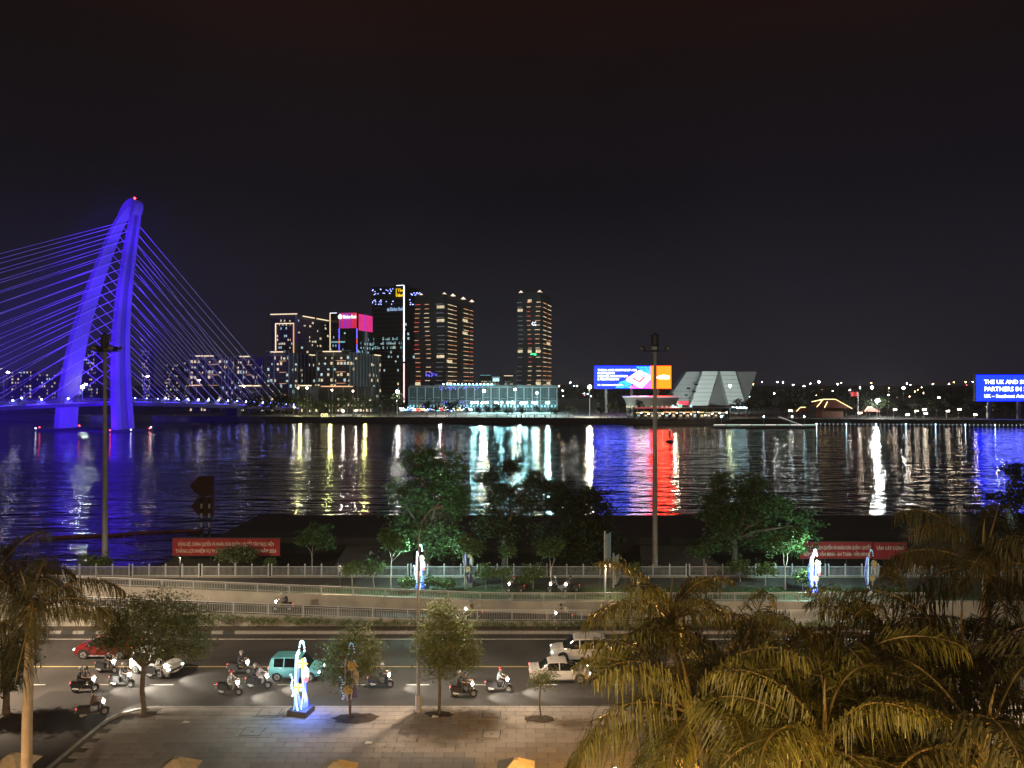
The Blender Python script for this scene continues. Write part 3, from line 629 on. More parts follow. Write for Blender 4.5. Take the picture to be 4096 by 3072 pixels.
slab('wall_slab', ((1345, 458), (1500, 458), (1378, 790), (1120, 790)), 572, 12, M('hall_panel_mid', (.27, .275, .275), .65, var=.15, scale=.06), 5)
slab('wall_slab', ((1500, 456), (1652, 456), (1552, 792), (1375, 792)), 566, 14, em, 8)
slab('wall_slab', ((1656, 460), (1668, 460), (1756, 790), (1556, 790)), 575, 12, em2)
slab('wall_slab', ((1670, 456), (1822, 456), (1922, 786), (1758, 786)), 566, 14, em, 8)
slab('wall_slab', ((1822, 458), (2032, 458), (1930, 790), (1918, 790)), 570, 16, em2, 6)
for x, y in ((1235, 620), (1378, 622), (1215, 682), (1355, 690), (1438, 586), (1416, 655), (1393, 723)):
    q = hz(x, y, 565.8); piece('window', glass_dk, r_, q + Vector((0, 5.9 if x < 1380 else 0, 0)), (2.6, .4, 1.2))
spot('hall_floodlight', P(700, 408, 505), P(704, 386, 566), (.85, 1, .95), 8e4, 110, .8, .6); spot('hall_floodlight', P(738, 408, 505), P(735, 386, 566), (.85, 1, .95), 8e4, 110, .8, .6)
# ------------------------------------------------------------------ the two LED screens
def billboard(label, px0, px1, y0, y1, d, full):
    a, b_ = P(px0, y0, d), P(px1, y1, d); w, h = b_.x - a.x, a.z - b_.z
    r_ = thing('led_billboard', label, 'billboard', (a.x, d, b_.z), group='riverside LED screens')
    piece('cabinet', steel_dk, r_, (w / 2, 1.3, h / 2), (w + .8, 2.0, h + .8))
    blue = E('screen_blue', (.003, .011, 1.0), 7.5, True, base=(0, 0, 0)); wh = E('screen_text', (.85, .94, 1), 5)
    for fx in (.155, .49, .83): piece('post', steel, r_, (w * fx, 1.6, -(b_.z - FZ) / 2), (1.6, 1.6, b_.z - FZ))
    if full:
        piece('screen', blue, r_, (w * .367, .15, h / 2), (w * .734, .3, h))
        piece('screen', E('screen_orange', (1, .022, .001), 24, True, base=(0, 0, 0)), r_, (w * .867, .15, h / 2), (w * .266, .3, h))
        for i, s in enumerate(('THE UK AND SOUTHEAST ASIA', 'PARTNERS IN', 'SCIENCE, INNOVATION', '& TECHNOLOGY')):
            text('headline', s, h * .125, wh, r_, (w * .04, -.08, h * (.775 - .135 * i)), ext=.03, off=h * .0015)
        text('headline', 'UK – Southeast Asia Tech Week', h * .085, wh, r_, (w * .04, -.08, h * .13), ext=.03, off=h * .002)
        # the circuit picture: tilted chip over blue and pink traces
        def poly(pts, m, y, name): MB().prism([(x * w, z * h) for x, z in pts], .05, O=(0, y, 0)).build(name, m, r_)
        cy_ = E('screen_teal', (.01, .40, .8), 2.2, True); mg = E('screen_pink', (1, .02, .28), 14, True); wt = E('screen_glow', (1, .80, .95), 16, True)
        poly(((.54, .98), (.728, .98), (.728, .62), (.66, .70), (.60, .80)), cy_, -.06, 'picture_field'); poly(((.27, .02), (.50, .02), (.47, .25), (.40, .36), (.33, .30)), cy_, -.06, 'picture_field')
        poly(((.42, .45), (.55, .72), (.62, .78), (.60, .40)), mg, -.06, 'picture_field'); poly(((.46, .02), (.728, .02), (.728, .30), (.62, .10), (.52, .16)), mg, -.07, 'picture_field')
        poly(((.41, .38), (.58, .80), (.728, .58), (.728, .40), (.61, .03)), wt, -.10, 'chip'); poly(((.47, .42), (.58, .66), (.68, .50), (.60, .22)), E('screen_rose', (1, .18, .25), 2.0, True), -.14, 'chip_top')
        poly(((.535, .46), (.575, .58), (.62, .50), (.58, .38)), wt, -.18, 'chip_core'); poly(((.55, .47), (.575, .54), (.60, .49), (.58, .42)), mg, -.22, 'chip_core')
        poly(((.43, .38), (.60, .10), (.615, .13), (.45, .42)), cy_, -.14, 'chip_edge')
        for k in range(12):
            x = rnd.uniform(.28, .46); z = rnd.uniform(.04, .24); poly(((x, z), (x + .03, z + .05), (x + .033, z + .035), (x + .004, z - .015)), blue, -.12, 'trace')
        for k in range(10):
            x = .55 + .017 * k; z = rnd.uniform(.72, .88); poly(((x, z), (x + .006, z), (x + .006, z + .1), (x, z + .1)), blue, -.12, 'trace')
        em_ = E('screen_emblem', (1, .9, .75), 5, True)
        for x0, z0, x1, z1 in ((.775, .46, .83, .52), (.84, .43, .97, .56)): poly(((x0, z0), (x1, z0), (x1, z1), (x0, z1)), em_, -.08, 'emblem')
        for k in range(7):
            x = .845 + .02 * k; poly(((x, .42), (x + .012, .42), (x + .006 + .004 * (k - 3), .62 - .02 * abs(k - 3)), (x - .004 + .004 * (k - 3), .62 - .02 * abs(k - 3))), em_, -.12, 'emblem')
    else:
        piece('screen', blue, r_, (w / 2, .15, h / 2), (w, .3, h))
        for s, z, k in (('THE UK AND SOUTHEAST ASIA', .66, .22), ('PARTNERS IN SCIENCE', .38, .24), ('UK – Southeast Asia Tech Week', .13, .185)):
            text('headline', s, h * k, wh, r_, (w * .085, -.08, h * z), ext=.03, off=h * .0015)
    return r_
billboard('wide LED screen with a glowing chip picture and orange end panel across the river', 594.5, 671, 366, 388.5, 520, True)
billboard('blue LED screen with white lettering cut off by the right edge', 976.5, 1066, 375, 401, 432, False)

# ------------------------------------------------------------------ lamps of the far bank
def lamp(label, px, py, d, mat, r, group, pole=True, name='street_lamp', cat='street lamp', sq=None):
    q = P(px, py, d); o = thing(name, label, cat, (q.x, q.y, FZ), group=group)
    orb('lamp_head', mat, o, (0, 0, q.z - FZ), sq or r)
    if pole and q.z > FZ + 1: MB().tube([(0, .3, 0), (0, .3, q.z - FZ)], [.14, .08], 5).build('pole', steel, o)
    return o
LW = E('lamp_white', (1, .96, .88), 300, True); LY = E('lamp_yellow', (1, .88, .50), 380, True); LT = E('lamp_teal', (.36, .92, 1), 300, True); LO = E('lamp_orange', (1, .62, .22), 60); LS = E('lamp_soft', (1, .82, .6), 40); LC = E('lamp_cyan', (.55, .85, 1), 40)
big = [(397.5, 391.5, 470, LW, .85, 'beside the dark tower foot'), (484, 391, 475, LY, .85, 'left of the mall middle'), (515, 389.5, 480, LY, .6, 'in front of the right twin tower'), (537, 393, 480, LY, .6, 'at the right half of the mall'),
       (589.7, 387, 470, LY, 1.05, 'just left of the big screen'), (730, 386, 470, E('lamp_lime', (.85, 1, .55), 150, True), .75, 'in front of the leaning hall')]
for px, py, d, m, r, w in big: lamp(f'bright floodlamp on a tall pole {w}', px, py, d, m, r, 'tall floodlamps on the far bank', name='flood_lamp', cat='floodlight')
lamp('dazzling white starburst floodlight low among the trees right of the neon roof', 877.6, 401, 455, E('lamp_star', (.92, 1, .95), 420, True), 1.25, 'tall floodlamps on the far bank', name='flood_lamp', cat='floodlight')
row = [307, 298, 332, 353, 294, 356, 343, 397]; rowy = [388, 388, 390, 391, 407, 410, 411, 401]
for i, (px, py) in enumerate(sorted(zip(row, rowy))): lamp(f'road lamp above the left tree belt, {ordw(i + 1)} from the bridge', px, py, 485, LS if i % 2 else LW, .45, 'road lamps by the tree belt')
tl = [472, 474.8, 477.6, 482, 484.7, 487.2, 495.3, 497.5, 501.8, 507.7, 511.8, 513.6, 521, 522.7, 524.5, 526.4, 533, 534.8, 536.6, 546.6, 548.5]
for i, px in enumerate(tl): lamp(f'teal plaza lamp before the mall, {ordw(i + 1)} from the left', px, 402.6 + rnd.uniform(-.4, .5), 520, LT, .55, 'teal plaza lamps')
rt = [(762, 382, 1100), (777.5, 382, 1100), (783, 382.3, 1150), (819, 382, 1100), (837.6, 384, 900), (860, 387.7, 760), (872, 387.7, 760), (889, 388, 760), (903.6, 388, 740), (907, 383.6, 1000), (933, 384, 900), (949, 384, 900), (965.6, 382, 1000), (973, 382, 1000), (559, 386, 800), (577, 386, 900), (686, 389.5, 900), (793, 385, 900), (804, 386, 850), (850, 390, 700), (700, 391, 800), (745, 389, 800)]
for i, (px, py, d) in enumerate(sorted(rt)): lamp(f'distant high lamp on the horizon, {ordw(i + 1)} from the left', px, py, d, LO if 925 < px < 960 or i % 5 == 0 else LW, .0006 * d if px not in (872, 903.6, 819) else .0015 * d, 'distant horizon lamps')
pr = [(789.6, 410.6), (859, 413), (894, 409.6), (906.7, 414.6), (915.4, 411), (923.5, 409.6), (924.9, 413.3), (938, 397.6), (947, 411), (958.5, 409.4), (974.3, 414.6), (987, 407)]
for i, (px, py) in enumerate(pr):
    d = 440 if py > 405 else 560; o = lamp(f'low garden lamp pair on the dark right bank, {ordw(i + 1)} from the left', px, py, d, LS, .38, 'garden lamp pairs on the right bank', name='garden_lamp', cat='garden lamp')
    q = P(px, py, d); orb('lamp_head', LS, o, (1.2, 0, q.z - FZ), .38)
LB = E('bollard_light', (.75, .9, 1), 1.6)
for i in range(50):
    px = 816.5 + i * 4.25; x = (px - 512) / F * 412; d = bank_d(x) - 2.6; x = (px - 512) / F * d
    o = thing('bollard_light', f'small white light on the right bank waterline, {ordw(i + 1)} from the pontoon', 'light', (x, d, -2.3), group='waterline bollard lights')
    piece('post', concrete_dark, o, (0, 0, .35), (.3, .3, 1.2)); orb('lamp_head', LB if i % 7 else LC, o, (0, -.1, 1.05), .2)
for i, px in enumerate(sorted(rnd.choice((rnd.uniform(556, 600), rnd.uniform(740, 1020), rnd.uniform(740, 1020), rnd.uniform(680, 760))) for _ in range(40))):     # scattered far city lights
    py = rnd.uniform(382.2, 397); d = 20 * F / max(7.5, py - 383 + 5) * rnd.uniform(.6, 1.1); d = max(480, min(1500, d))
    lamp(f'tiny far city light beyond the river, {ordw(i + 1)} counted from the left', px, py, d, rnd.choice((LO, LS, LC, LW, E('lamp_red', (1, .06, .05), 26))), d * .00045, 'tiny far city lights', pole=False, name='far_city_light', cat='light')
# ground light of the plaza, from the lamps above
for px, d, c, p_ in ((480, 500, (.75, 1, 1), 2e4), (520, 478, (.6, 1, 1), 2e4), (548, 474, (.65, 1, .95), 1.6e4), (440, 470, (1, .95, .85), 1.2e4), (590, 450, (1, .95, .7), 1.6e4), (330, 464, (.95, 1, .35), .4e4), (365, 462, (1, 1, .35), .4e4), (300, 466, (1, .95, .35), .35e4), (675, 436, (1, .8, .6), .8e4), (877, 436, (.95, 1, .95), 2e4)):
    q = P(px, 396, d); point('plaza_lamp_light', (q.x, q.y, 4.5 if px < 400 else 9 if px < 870 else 12), c, p_, .8)

# ------------------------------------------------------------------ stand-in stalls, riverside pavilion, pontoon, neon-roofed house
canv = {'white': E('stall_white', (.9, 1, 1), 1.3, vary=.4), 'blue': E('stall_blue', (.15, .3, 1), 1.6), 'red': E('stall_red', (1, .05, .05), 1.8), 'yellow': E('stall_yellow', (1, .75, .25), 1.5, vary=.4), 'cyan': E('stall_cyan', (.2, .9, 1), 1.2)}
cols = ['white', 'cyan', 'blue', 'white', 'red', 'yellow', 'white', 'blue', 'white', 'cyan', 'red', 'white', 'blue', 'white', 'yellow', 'white', 'cyan', 'white']
for i, c in enumerate(cols):  # stalls stand in for coloured lights of parked cars and motorbikes
    px = 402 + i * 4.0; q = P(px, 405, 505 + (i % 3) * 7); o = thing('stand_in_stall', f'{c} lit stall in place of parked cars left of the plaza, {ordw(i + 1)} from the left', 'market stall', (q.x, q.y, FZ), group='lit stand-in stalls')
    for sx in (-1.1, 1.1): piece('post', steel, o, (sx, -.8, 1.2), (.1, .1, 2.4))
    MB().add([(-1.7, -1.4, 2.3), (1.7, -1.4, 2.3), (1.7, 1.4, 2.3), (-1.7, 1.4, 2.3), (0, 0, 3.5)], [(0, 1, 4), (1, 2, 4), (2, 3, 4), (3, 0, 4), (3, 2, 1, 0)]).build('canopy', M('canvas_' + c, dict(white=(.7, .7, .7), blue=(.1, .15, .5), red=(.5, .05, .05), yellow=(.6, .45, .1), cyan=(.2, .5, .55))[c], .8), o)
    piece('counter', facade_lt, o, (0, -.9, .5), (2.6, .6, 1.0)); piece('light_panel', canv[c], o, (0, -.6, 2.05), (2.6, .3, .5))
    for k in range(3): orb('bulb', E('bulb_' + c, dict(white=(1, 1, 1), blue=(.3, .4, 1), red=(1, .1, .1), yellow=(1, .8, .3), cyan=(.4, .9, 1))[c], 24), o, (-1.2 + 1.2 * k, -1.5, 2.4 + rnd.uniform(-.6, 1.6)), .22)
cc = thing('skating_floor', 'glowing turquoise event floor in front of the mall', 'event floor', (*P(508, 409, 500).xy, FZ + .05))
fl_m = E('floor_turquoise', (.12, .72, .72), .5, vary=.4)
for k in range(9): piece('floor_panel', fl_m if k % 3 else E('floor_green', (.05, .6, .35), .45), cc, (-24 + k * 6.2, (k % 2) * 3, .25), (6.0, 10, .5))
for k in range(9): piece('barrier', E('barrier_light', (.4, .95, 1), .8, vary=.4), cc, (-24 + k * 6.2, -6.2, .7), (5.6, .3, 1.1))
pv = thing('riverside_pavilion', 'long flat-roofed riverside restaurant pavilion with orange lit counters', 'pavilion', (*P(682, 414, 428).xy, FZ))
roofm = M('pavilion_roof', (.16, .14, .14), .7); piece('roof', roofm, pv, (2, 5, 6.4), (58, 13, .5)); piece('roof_edge_light', E('roof_edge_red', (1, .1, .12), .7), pv, (-14, -1.7, 6.5), (26, .25, .45)); piece('roof_edge', fin_m, pv, (15, -1.7, 6.5), (30, .25, .4))
for k in range(15): piece('column', steel, pv, (-26 + k * 4.0, -1, 3.1), (.25, .25, 6.2))
piece('back_wall', facade_dk, pv, (2, 10.8, 3), (57, .3, 6))
for k in range(13):
    m = rnd.choice((E('counter_orange', (1, .42, .12), 1.5), E('counter_yellow', (1, .75, .25), 1.4), win_w, win_w)); piece('counter_light', m, pv, (-25 + k * 4.1 + rnd.uniform(-.5, .5), 1.5 + (k % 3), rnd.choice((3.6, 3.9, 3.9))), (rnd.uniform(2.2, 3.8), .3, .5))
    piece('counter', facade_lt, pv, (-25 + k * 4.1, 1 + (k % 3), .6), (3.2, .8, 1.2)); piece('lit_shelf', win_w if k % 4 else win_c, pv, (-25 + k * 4.1 + .6, 4, 1.9), (1.4, .4, rnd.uniform(.8, 2.2)))
    orb('pendant_lamp', LS, pv, (-25 + k * 4.1 + 1.4, -.6, rnd.uniform(2.2, 4.4)), .25)
sg = thing('red_neon_sign', 'small red neon sign above the riverside pavilion', 'sign', (*P(683, 403, 436).xy, H - (403.8 - 384) / F * 436))
piece('board', steel_dk, sg, (0, .2, .5), (6.6, .3, 1.9)); ng = E('neon_red', (1, .02, .05), 5)
for k in range(9): piece('letter_bar', ng, sg, (-2.7 + k * .68, -.05, .5), (.42, .2, .8 + .2 * (k % 2)))
for z in (-.35, 1.35): piece('neon_border', ng, sg, (0, -.05, z), (6.4, .2, .14))
for sx in (-2.5, 2.5): piece('post', steel_dk, sg, (sx, .3, -2.6), (.25, .25, 5.0))
for i, (px, c) in enumerate(((673, 'cyan'), (680, 'green'), (691, 'cyan'))):
    o = thing('pavilion_sign', f'small {c} lit sign on the pavilion roof, {ordw(i + 1)} from the left', 'sign', (*P(px, 406, 430).xy, FZ + 6.7)); piece('panel', E('sign_' + c, (.05, .9, .5) if c == 'green' else (.4, .85, 1), 2.2), o, (0, 0, .8), (2.2 if c == 'green' else 1.2, .3, 1.2)); piece('foot', steel_dk, o, (0, .1, .1), (.3, .3, .3))
tr = thing('lamp_row', 'row of cyan white lamps under a canopy right of the pavilion', 'lamp row', (*P(738, 408.5, 440).xy, FZ)); piece('canopy', roofm, tr, (0, .5, 6.6), (12, 3, .3))
for k in range(9): orb('bulb', E('canopy_cyan', (.5, .92, 1), 22), tr, (-4.6 + k * 1.15, -.8, 6.1 + .3 * (k % 2)), .42)
for sx in (-5, 5): piece('post', steel, tr, (sx, .5, 3.2), (.2, .2, 6.5))
b0, b1 = P(713, 429, 392), P(815, 429, 392)
po = thing('floating_pontoon', 'floating boat pontoon with a white lit railing at the far bank', 'pontoon', ((b0.x + b1.x) / 2, 394, WZ)); L_ = b1.x - b0.x
piece('hull', concrete_dark, po, (0, 0, .25), (L_, 6, .9)); piece('deck', facade_lt, po, (0, 0, .74), (L_ - .4, 5.6, .08))
g = MB()
for k in range(60): g.box((-L_ / 2 + .5 + k * (L_ - 1) / 59, -2.7, 1.3), (.09, .09, 1.1))
tag(g.build('railing_bars', steel, po), kind='stuff')
for k in range(8): piece('railing_light', E('rail_greenish', (.7, 1, .75), 1.6) if k % 2 else E('rail_white', (1, .95, .85), 2.0), po, (-L_ / 2 + (k + .5) * L_ / 8, -2.7, 1.9), (L_ / 8 - .5, .16, .22))
for k, sx in enumerate((-.40, 0.02, .42, .30)): MB().tube([(L_ * sx, 1.5, .7), (L_ * sx, 1.5, 6)], .12, 6).build('mooring_post', steel, po); orb('lamp_head', LC, po, (L_ * sx, 1.5, 6.1), .34)
gw = thing('gangway', 'sloping lit gangway down to the pontoon', 'gangway', (0, 0, 0))
A, Bq = P(779, 418.5, 412), P(803, 427.5, 398)
for oy in (-.9, .9): MB().tube([A + Vector((0, oy, 1)), Bq + Vector((0, oy, 1))], .12, 5).build('handrail', E('gang_light', (.8, .9, .75), .5), gw)
MB().add([A + Vector((0, -.9, 0)), Bq + Vector((0, -.9, 0)), Bq + Vector((0, .9, 0)), A + Vector((0, .9, 0))], [(0, 1, 2, 3)]).box((A + Bq) / 2 + Vector((0, 0, -.3)), (1, 1.6, .2)).build('walkway', steel, gw)
hs = thing('neon_roofed_house', 'low hip-roofed house whose roof edges are traced in yellow light', 'house', (*P(832, 405, 446).xy, FZ))
piece('wall', M('house_wall', (.25, .12, .08), .8), hs, (0, 3, 3.2), (13, 8, 6.4)); rf = MB(); e = [(-10.5, -3.5, 6.6), (10.5, -3.5, 5.6), (10.5, 9, 5.6), (-10.5, 9, 6.6)]; rg = [(-4, 3, 11.0), (3.4, 3, 11.0)]
rf.add(e + rg, [(0, 1, 5, 4), (1, 2, 5), (2, 3, 4, 5), (3, 0, 4), (3, 2, 1, 0)]); rf.build('roof', M('house_roof', (.16, .05, .035), .8, var=.2, scale=.5), hs)
neon = E('neon_yellow', (1, .78, .35), 3.2, True)
for a, b_ in ((rg[0], rg[1]), (rg[0], e[0]), (rg[1], e[1]), (rg[0], (-11, 3, 9.5)), (rg[1], (5.2, 2.2, 8.6)), ((-6, -3.6, 6.2), (-3.2, -1, 9.6))): MB().tube([a, b_], .22, 5).build('neon_tube', neon, hs)
for i, (px, w) in enumerate(((803, 10), (870, 9))):
    o = thing('garden_pavilion', f'small garden pavilion with a neon ridge, {("left", "right")[i]} of the neon-roofed house', 'pavilion', (*P(px, 408, 440).xy, FZ)); MB().add([(-w / 2, -3, 4), (w / 2, -3, 4), (w / 2, 3, 4), (-w / 2, 3, 4), (-1.5, 0, 6.3), (1.5, 0, 6.3)], [(0, 1, 5, 4), (1, 2, 5), (2, 3, 4, 5), (3, 0, 4), (3, 2, 1, 0)]).build('roof', MATS['house_roof'], o)
    for sx in (-3, 3): piece('post', steel_dk, o, (sx, -2, 2), (.3, .3, 4))
    MB().tube([(-1.5, -.2, 6.5), (1.5, -.2, 6.5)], .16, 5).build('neon_tube', neon, o); MB().tube([(-w / 2, -3, 4.2), (-1.5, -.2, 6.5)], .16, 5).build('neon_tube', neon, o)
fp = thing('flagpole', 'tall flagpole with a red flag right of the neon-roofed house', 'flagpole', (*P(858, 400, 442).xy, FZ)); MB().tube([(0, 0, 0), (0, 0, 16)], [.16, .08], 6).build('pole', white_m, fp)
MB().add([(x * .9, .25 * math.sin(x * 1.6), 13 + z) for z in (0, 2.6) for x in range(-5, 1)], [(i, i + 1, i + 7, i + 6) for i in range(5)]).build('flag', M('flag_red', (.5, .03, .03), .8), fp)
on = thing('letter_sign', 'pale yellow letters reading on, low in the far tree belt', 'sign', (*P(320.5, 416.5, 452).xy, FZ)); text('letters', 'on', 4.4, E('sign_on', (1, .9, .4), 1.6), on, (0, 0, .3), ext=.15, off=.1); piece('plinth', concrete_dark, on, (2.6, .2, .1), (5.6, .6, .3))
by = thing('river_buoy', 'dark conical navigation buoy floating just right of the right light mast', 'buoy', (*G(669.5, 442, WZ).xy, WZ)); MB().lathe([(1.6, -.4), (1.7, .3), (1.2, .6), (.9, .7)], 14).build('float', steel_dk, by, smooth=40)
MB().tube([(-.7, 0, .6), (-.15, 0, 3.4)], .09, 5).tube([(.7, 0, .6), (.15, 0, 3.4)], .09, 5).tube([(0, .7, .6), (0, .15, 3.4)], .09, 5).tube([(0, -.7, .6), (0, -.15, 3.4)], .09, 5).build('cage', steel_dk, by); MB().lathe([(.35, 3.3), (.4, 3.8), (.1, 4.4)], 10).build('topmark', steel_dk, by)
bo = thing('floating_boom', 'long dark red floating boom lying on the water at left', 'boom', (0, 0, 0)); a, b_ = G(40, 539.5, WZ), G(205, 530.5, WZ); boom_m = M('boom_red', (.16, .03, .03), .6)
for k in range(16): MB().tube([a.lerp(b_, k / 16) + Vector((0, .25 * math.sin(k * .7), .1)), a.lerp(b_, (k + .93) / 16) + Vector((0, .25 * math.sin((k + 1) * .7), .1))], .28, 7).build('float', boom_m, bo)
ns_ = thing('navigation_sign', 'two dark arrow boards on striped posts standing in the river', 'navigation sign', (*G(205.5, 531, WZ).xy, WZ)); sc_ = 118 / F
M('board_brown', (.085, .032, .025), .7, var=.15)
for z0, z1, nose in ((5.6, 8.8, 1.2), (2.5, 5.5, 1.0)): MB().prism([(-1.25, z0 + .3), (-1.25 - nose, (z0 + z1) / 2), (-1.25, z1 - .2), (-.7, z1), (1.45, z1), (1.45, z0), (-.7, z0)], .12, O=(0, -.1, 0)).build('arrow_board', MATS['board_brown'], ns_)
for sx in (-.5, .75):
    for k in range(9): piece('post_band', white_m if k % 2 else black_m, ns_, (sx, -.32, -1.2 + .75 * k), (.24, .24, .75))

# ------------------------------------------------------------------ trees
def leaf_cloud(rs, blobs, clumps, per, ln, wd, cr, droop=.2, hollow=.55):
    """many small leaf faces gathered in clumps; blobs: (centre, radii, weight)"""
    w = np.array([b_[2] for b_ in blobs], float); w /= w.sum(); V = []
    for bi, (c, r_, _) in enumerate(blobs):
        k = max(1, int(clumps * w[bi])); d = rs.normal(size=(k, 3)); d /= np.linalg.norm(d, axis=1)[:, None]
        rad = hollow + (1.06 - hollow) * rs.random(k)[:, None] ** .6
        cc_ = np.array(c) + d * rad * np.array(r_) * (1 + .18 * rs.normal(size=(k, 1)))
        q = np.repeat(cc_, per, 0) + rs.normal(size=(k * per, 3)) * cr * np.array((1, 1, .55))
        V.append(q)
    q = np.concatenate(V); n = len(q)
    a = rs.normal(size=(n, 3)); a[:, 2] = a[:, 2] * .5 - droop; a /= np.linalg.norm(a, axis=1)[:, None]
    b_ = rs.normal(size=(n, 3)); b_ -= a * (a * b_).sum(1)[:, None]; b_ /= np.linalg.norm(b_, axis=1)[:, None]
    s = (.65 + .7 * rs.random(n))[:, None]; a = a * ln * s; b_ = b_ * wd * s
    v = np.empty((n, 4, 3)); v[:, 0] = q; v[:, 1] = q + a * .5 + b_; v[:, 2] = q + a; v[:, 3] = q + a * .5 - b_
    return v.reshape(-1, 3), n
def leaf_mesh(name, v, n, mat):
    me = bpy.data.meshes.new(name); me.vertices.add(4 * n); me.vertices.foreach_set('co', v.astype(np.float32).ravel())
    me.loops.add(4 * n); me.loops.foreach_set('vertex_index', np.arange(4 * n, dtype=np.int32))
    me.polygons.add(n); me.polygons.foreach_set('loop_start', np.arange(0, 4 * n, 4, dtype=np.int32)); me.polygons.foreach_set('loop_total', np.full(n, 4, np.int32))
    me.materials.append(mat); me.update(calc_edges=True); return me
def limb(g, a, b_, r0, r1, rr, sag=.12):
    a, b_ = Vector(a), Vector(b_); L_ = (b_ - a).length; p = [a]
    for k in (.3, .6, .85): p.append(a.lerp(b_, k) + Vector((rr.uniform(-1, 1), rr.uniform(-1, 1), rr.uniform(.2, 1))) * L_ * sag * math.sin(math.pi * k))
    p.append(b_); g.tube(p, [r0 + (r1 - r0) * k for k in (0, .3, .6, .85, 1)], 6)
def tree(name, label, loc, fork, blobs, clumps, per, ln, wd, cr, mat, bk, tr_r, group=None, seed=1, lean=(0, 0), twigs=3, droop=.2, hollow=.55, cat='tree'):
    o = thing(name, label, cat, loc, group=group); rr = random.Random(seed); rs = np.random.default_rng(seed)
    g = MB(); tip = Vector((lean[0], lean[1], fork)); g.tube([(0, 0, -.2), (.02, 0, fork * .1), tip * .5 + Vector((rr.uniform(-.1, .1), 0, 0)), tip], [tr_r * 1.35, tr_r * 1.02, tr_r * .9, tr_r * .75], 9)
    for c, r_, w in blobs:
        c = Vector(c); limb(g, tip, c, tr_r * .55, tr_r * .16, rr)
        for k in range(twigs):
            e = c + Vector((rr.uniform(-.8, .8) * r_[0], rr.uniform(-.8, .8) * r_[1], rr.uniform(-.5, .8) * r_[2])); limb(g, tip.lerp(c, .75), e, tr_r * .16, tr_r * .05, rr)
    g.build('trunk', bk, o, smooth=60)
    v, n = leaf_cloud(rs, blobs, clumps, per, ln, wd, cr, droop, hollow); link('crown', leaf_mesh('crown', v, n, mat), o); return o
def blobs_px(base, lst, spread=.8):
    """crown lobes given as picture positions around the trunk base, at the trunk's distance"""
    out_ = []
    for px, py, rx, rz, dy in lst:
        q = P(px, py, base.y); s = base.y / F; out_.append(((q.x - base.x, dy, q.z - base.z), (rx * s, max(rx, rz) * s * spread, rz * s), rx * rz))
    return out_
# big quay trees
for i, (px, py, fork, lob, lab) in enumerate((
    (427, 567, 3.6, ((418, 462, 22, 16, 1), (446, 470, 20, 18, 0), (402, 492, 14, 14, -1), (436, 500, 28, 22, 1), (408, 522, 22, 16, 0), (440, 535, 24, 16, -2), (456, 505, 14, 22, 1), (395, 535, 8, 8, -2)), 'tallest dark quay tree with green light on its lower leaves, left of centre'),
    (505, 567, 4.2, ((488, 478, 12, 8, 0), (512, 466, 14, 8, 1), (530, 482, 13, 10, 0), (500, 494, 18, 10, 0), (524, 505, 18, 14, 1), (492, 520, 18, 14, -1), (515, 528, 20, 12, 0)), 'dark open-crowned quay tree right of the tallest one, water glinting through it'),
    (583, 569, 3.2, ((560, 494, 20, 16, 1), (590, 505, 22, 18, 0), (568, 525, 26, 20, -1), (598, 535, 20, 18, 0), (548, 540, 14, 14, -1), (575, 552, 18, 12, -2)), 'broad dense quay tree behind the signposts, left of the right mast'),
    (734, 568, 3.4, ((728, 486, 18, 14, 1), (752, 492, 18, 14, 0), (716, 510, 18, 18, 0), (745, 515, 24, 18, 1), (775, 510, 20, 16, 0), (796, 525, 16, 14, -1), (782, 540, 20, 14, -1), (720, 535, 16, 12, -1), (760, 540, 20, 12, 0)), 'wide quay tree lit white green on its right side by the sculpture'),
    (940, 570, 3.0, ((928, 528, 18, 14, 0), (952, 536, 18, 12, 0), (935, 552, 26, 14, -1)), 'dark quay tree behind the palms, right of the banner'),
    (1012, 570, 4.0, ((1016, 470, 12, 8, 0), (1002, 500, 14, 7, 0), (1022, 492, 12, 14, 0), (988, 512, 10, 6, 0), (1014, 524, 16, 12, 1), (992, 545, 22, 16, -1), (1020, 552, 18, 14, 0)), 'dark tree at the right edge against the blue water reflection'))):
    b_ = G(px, py); tree('quay_tree', lab, b_, fork, blobs_px(b_, lob), 430 if i not in (1, 5) else 260, 24, .42, .10, .42, leaf_a if i in (0, 3) else leaf_c, bark, .42, 'big trees on the near quay', seed=100 + i, twigs=4, hollow=.35)
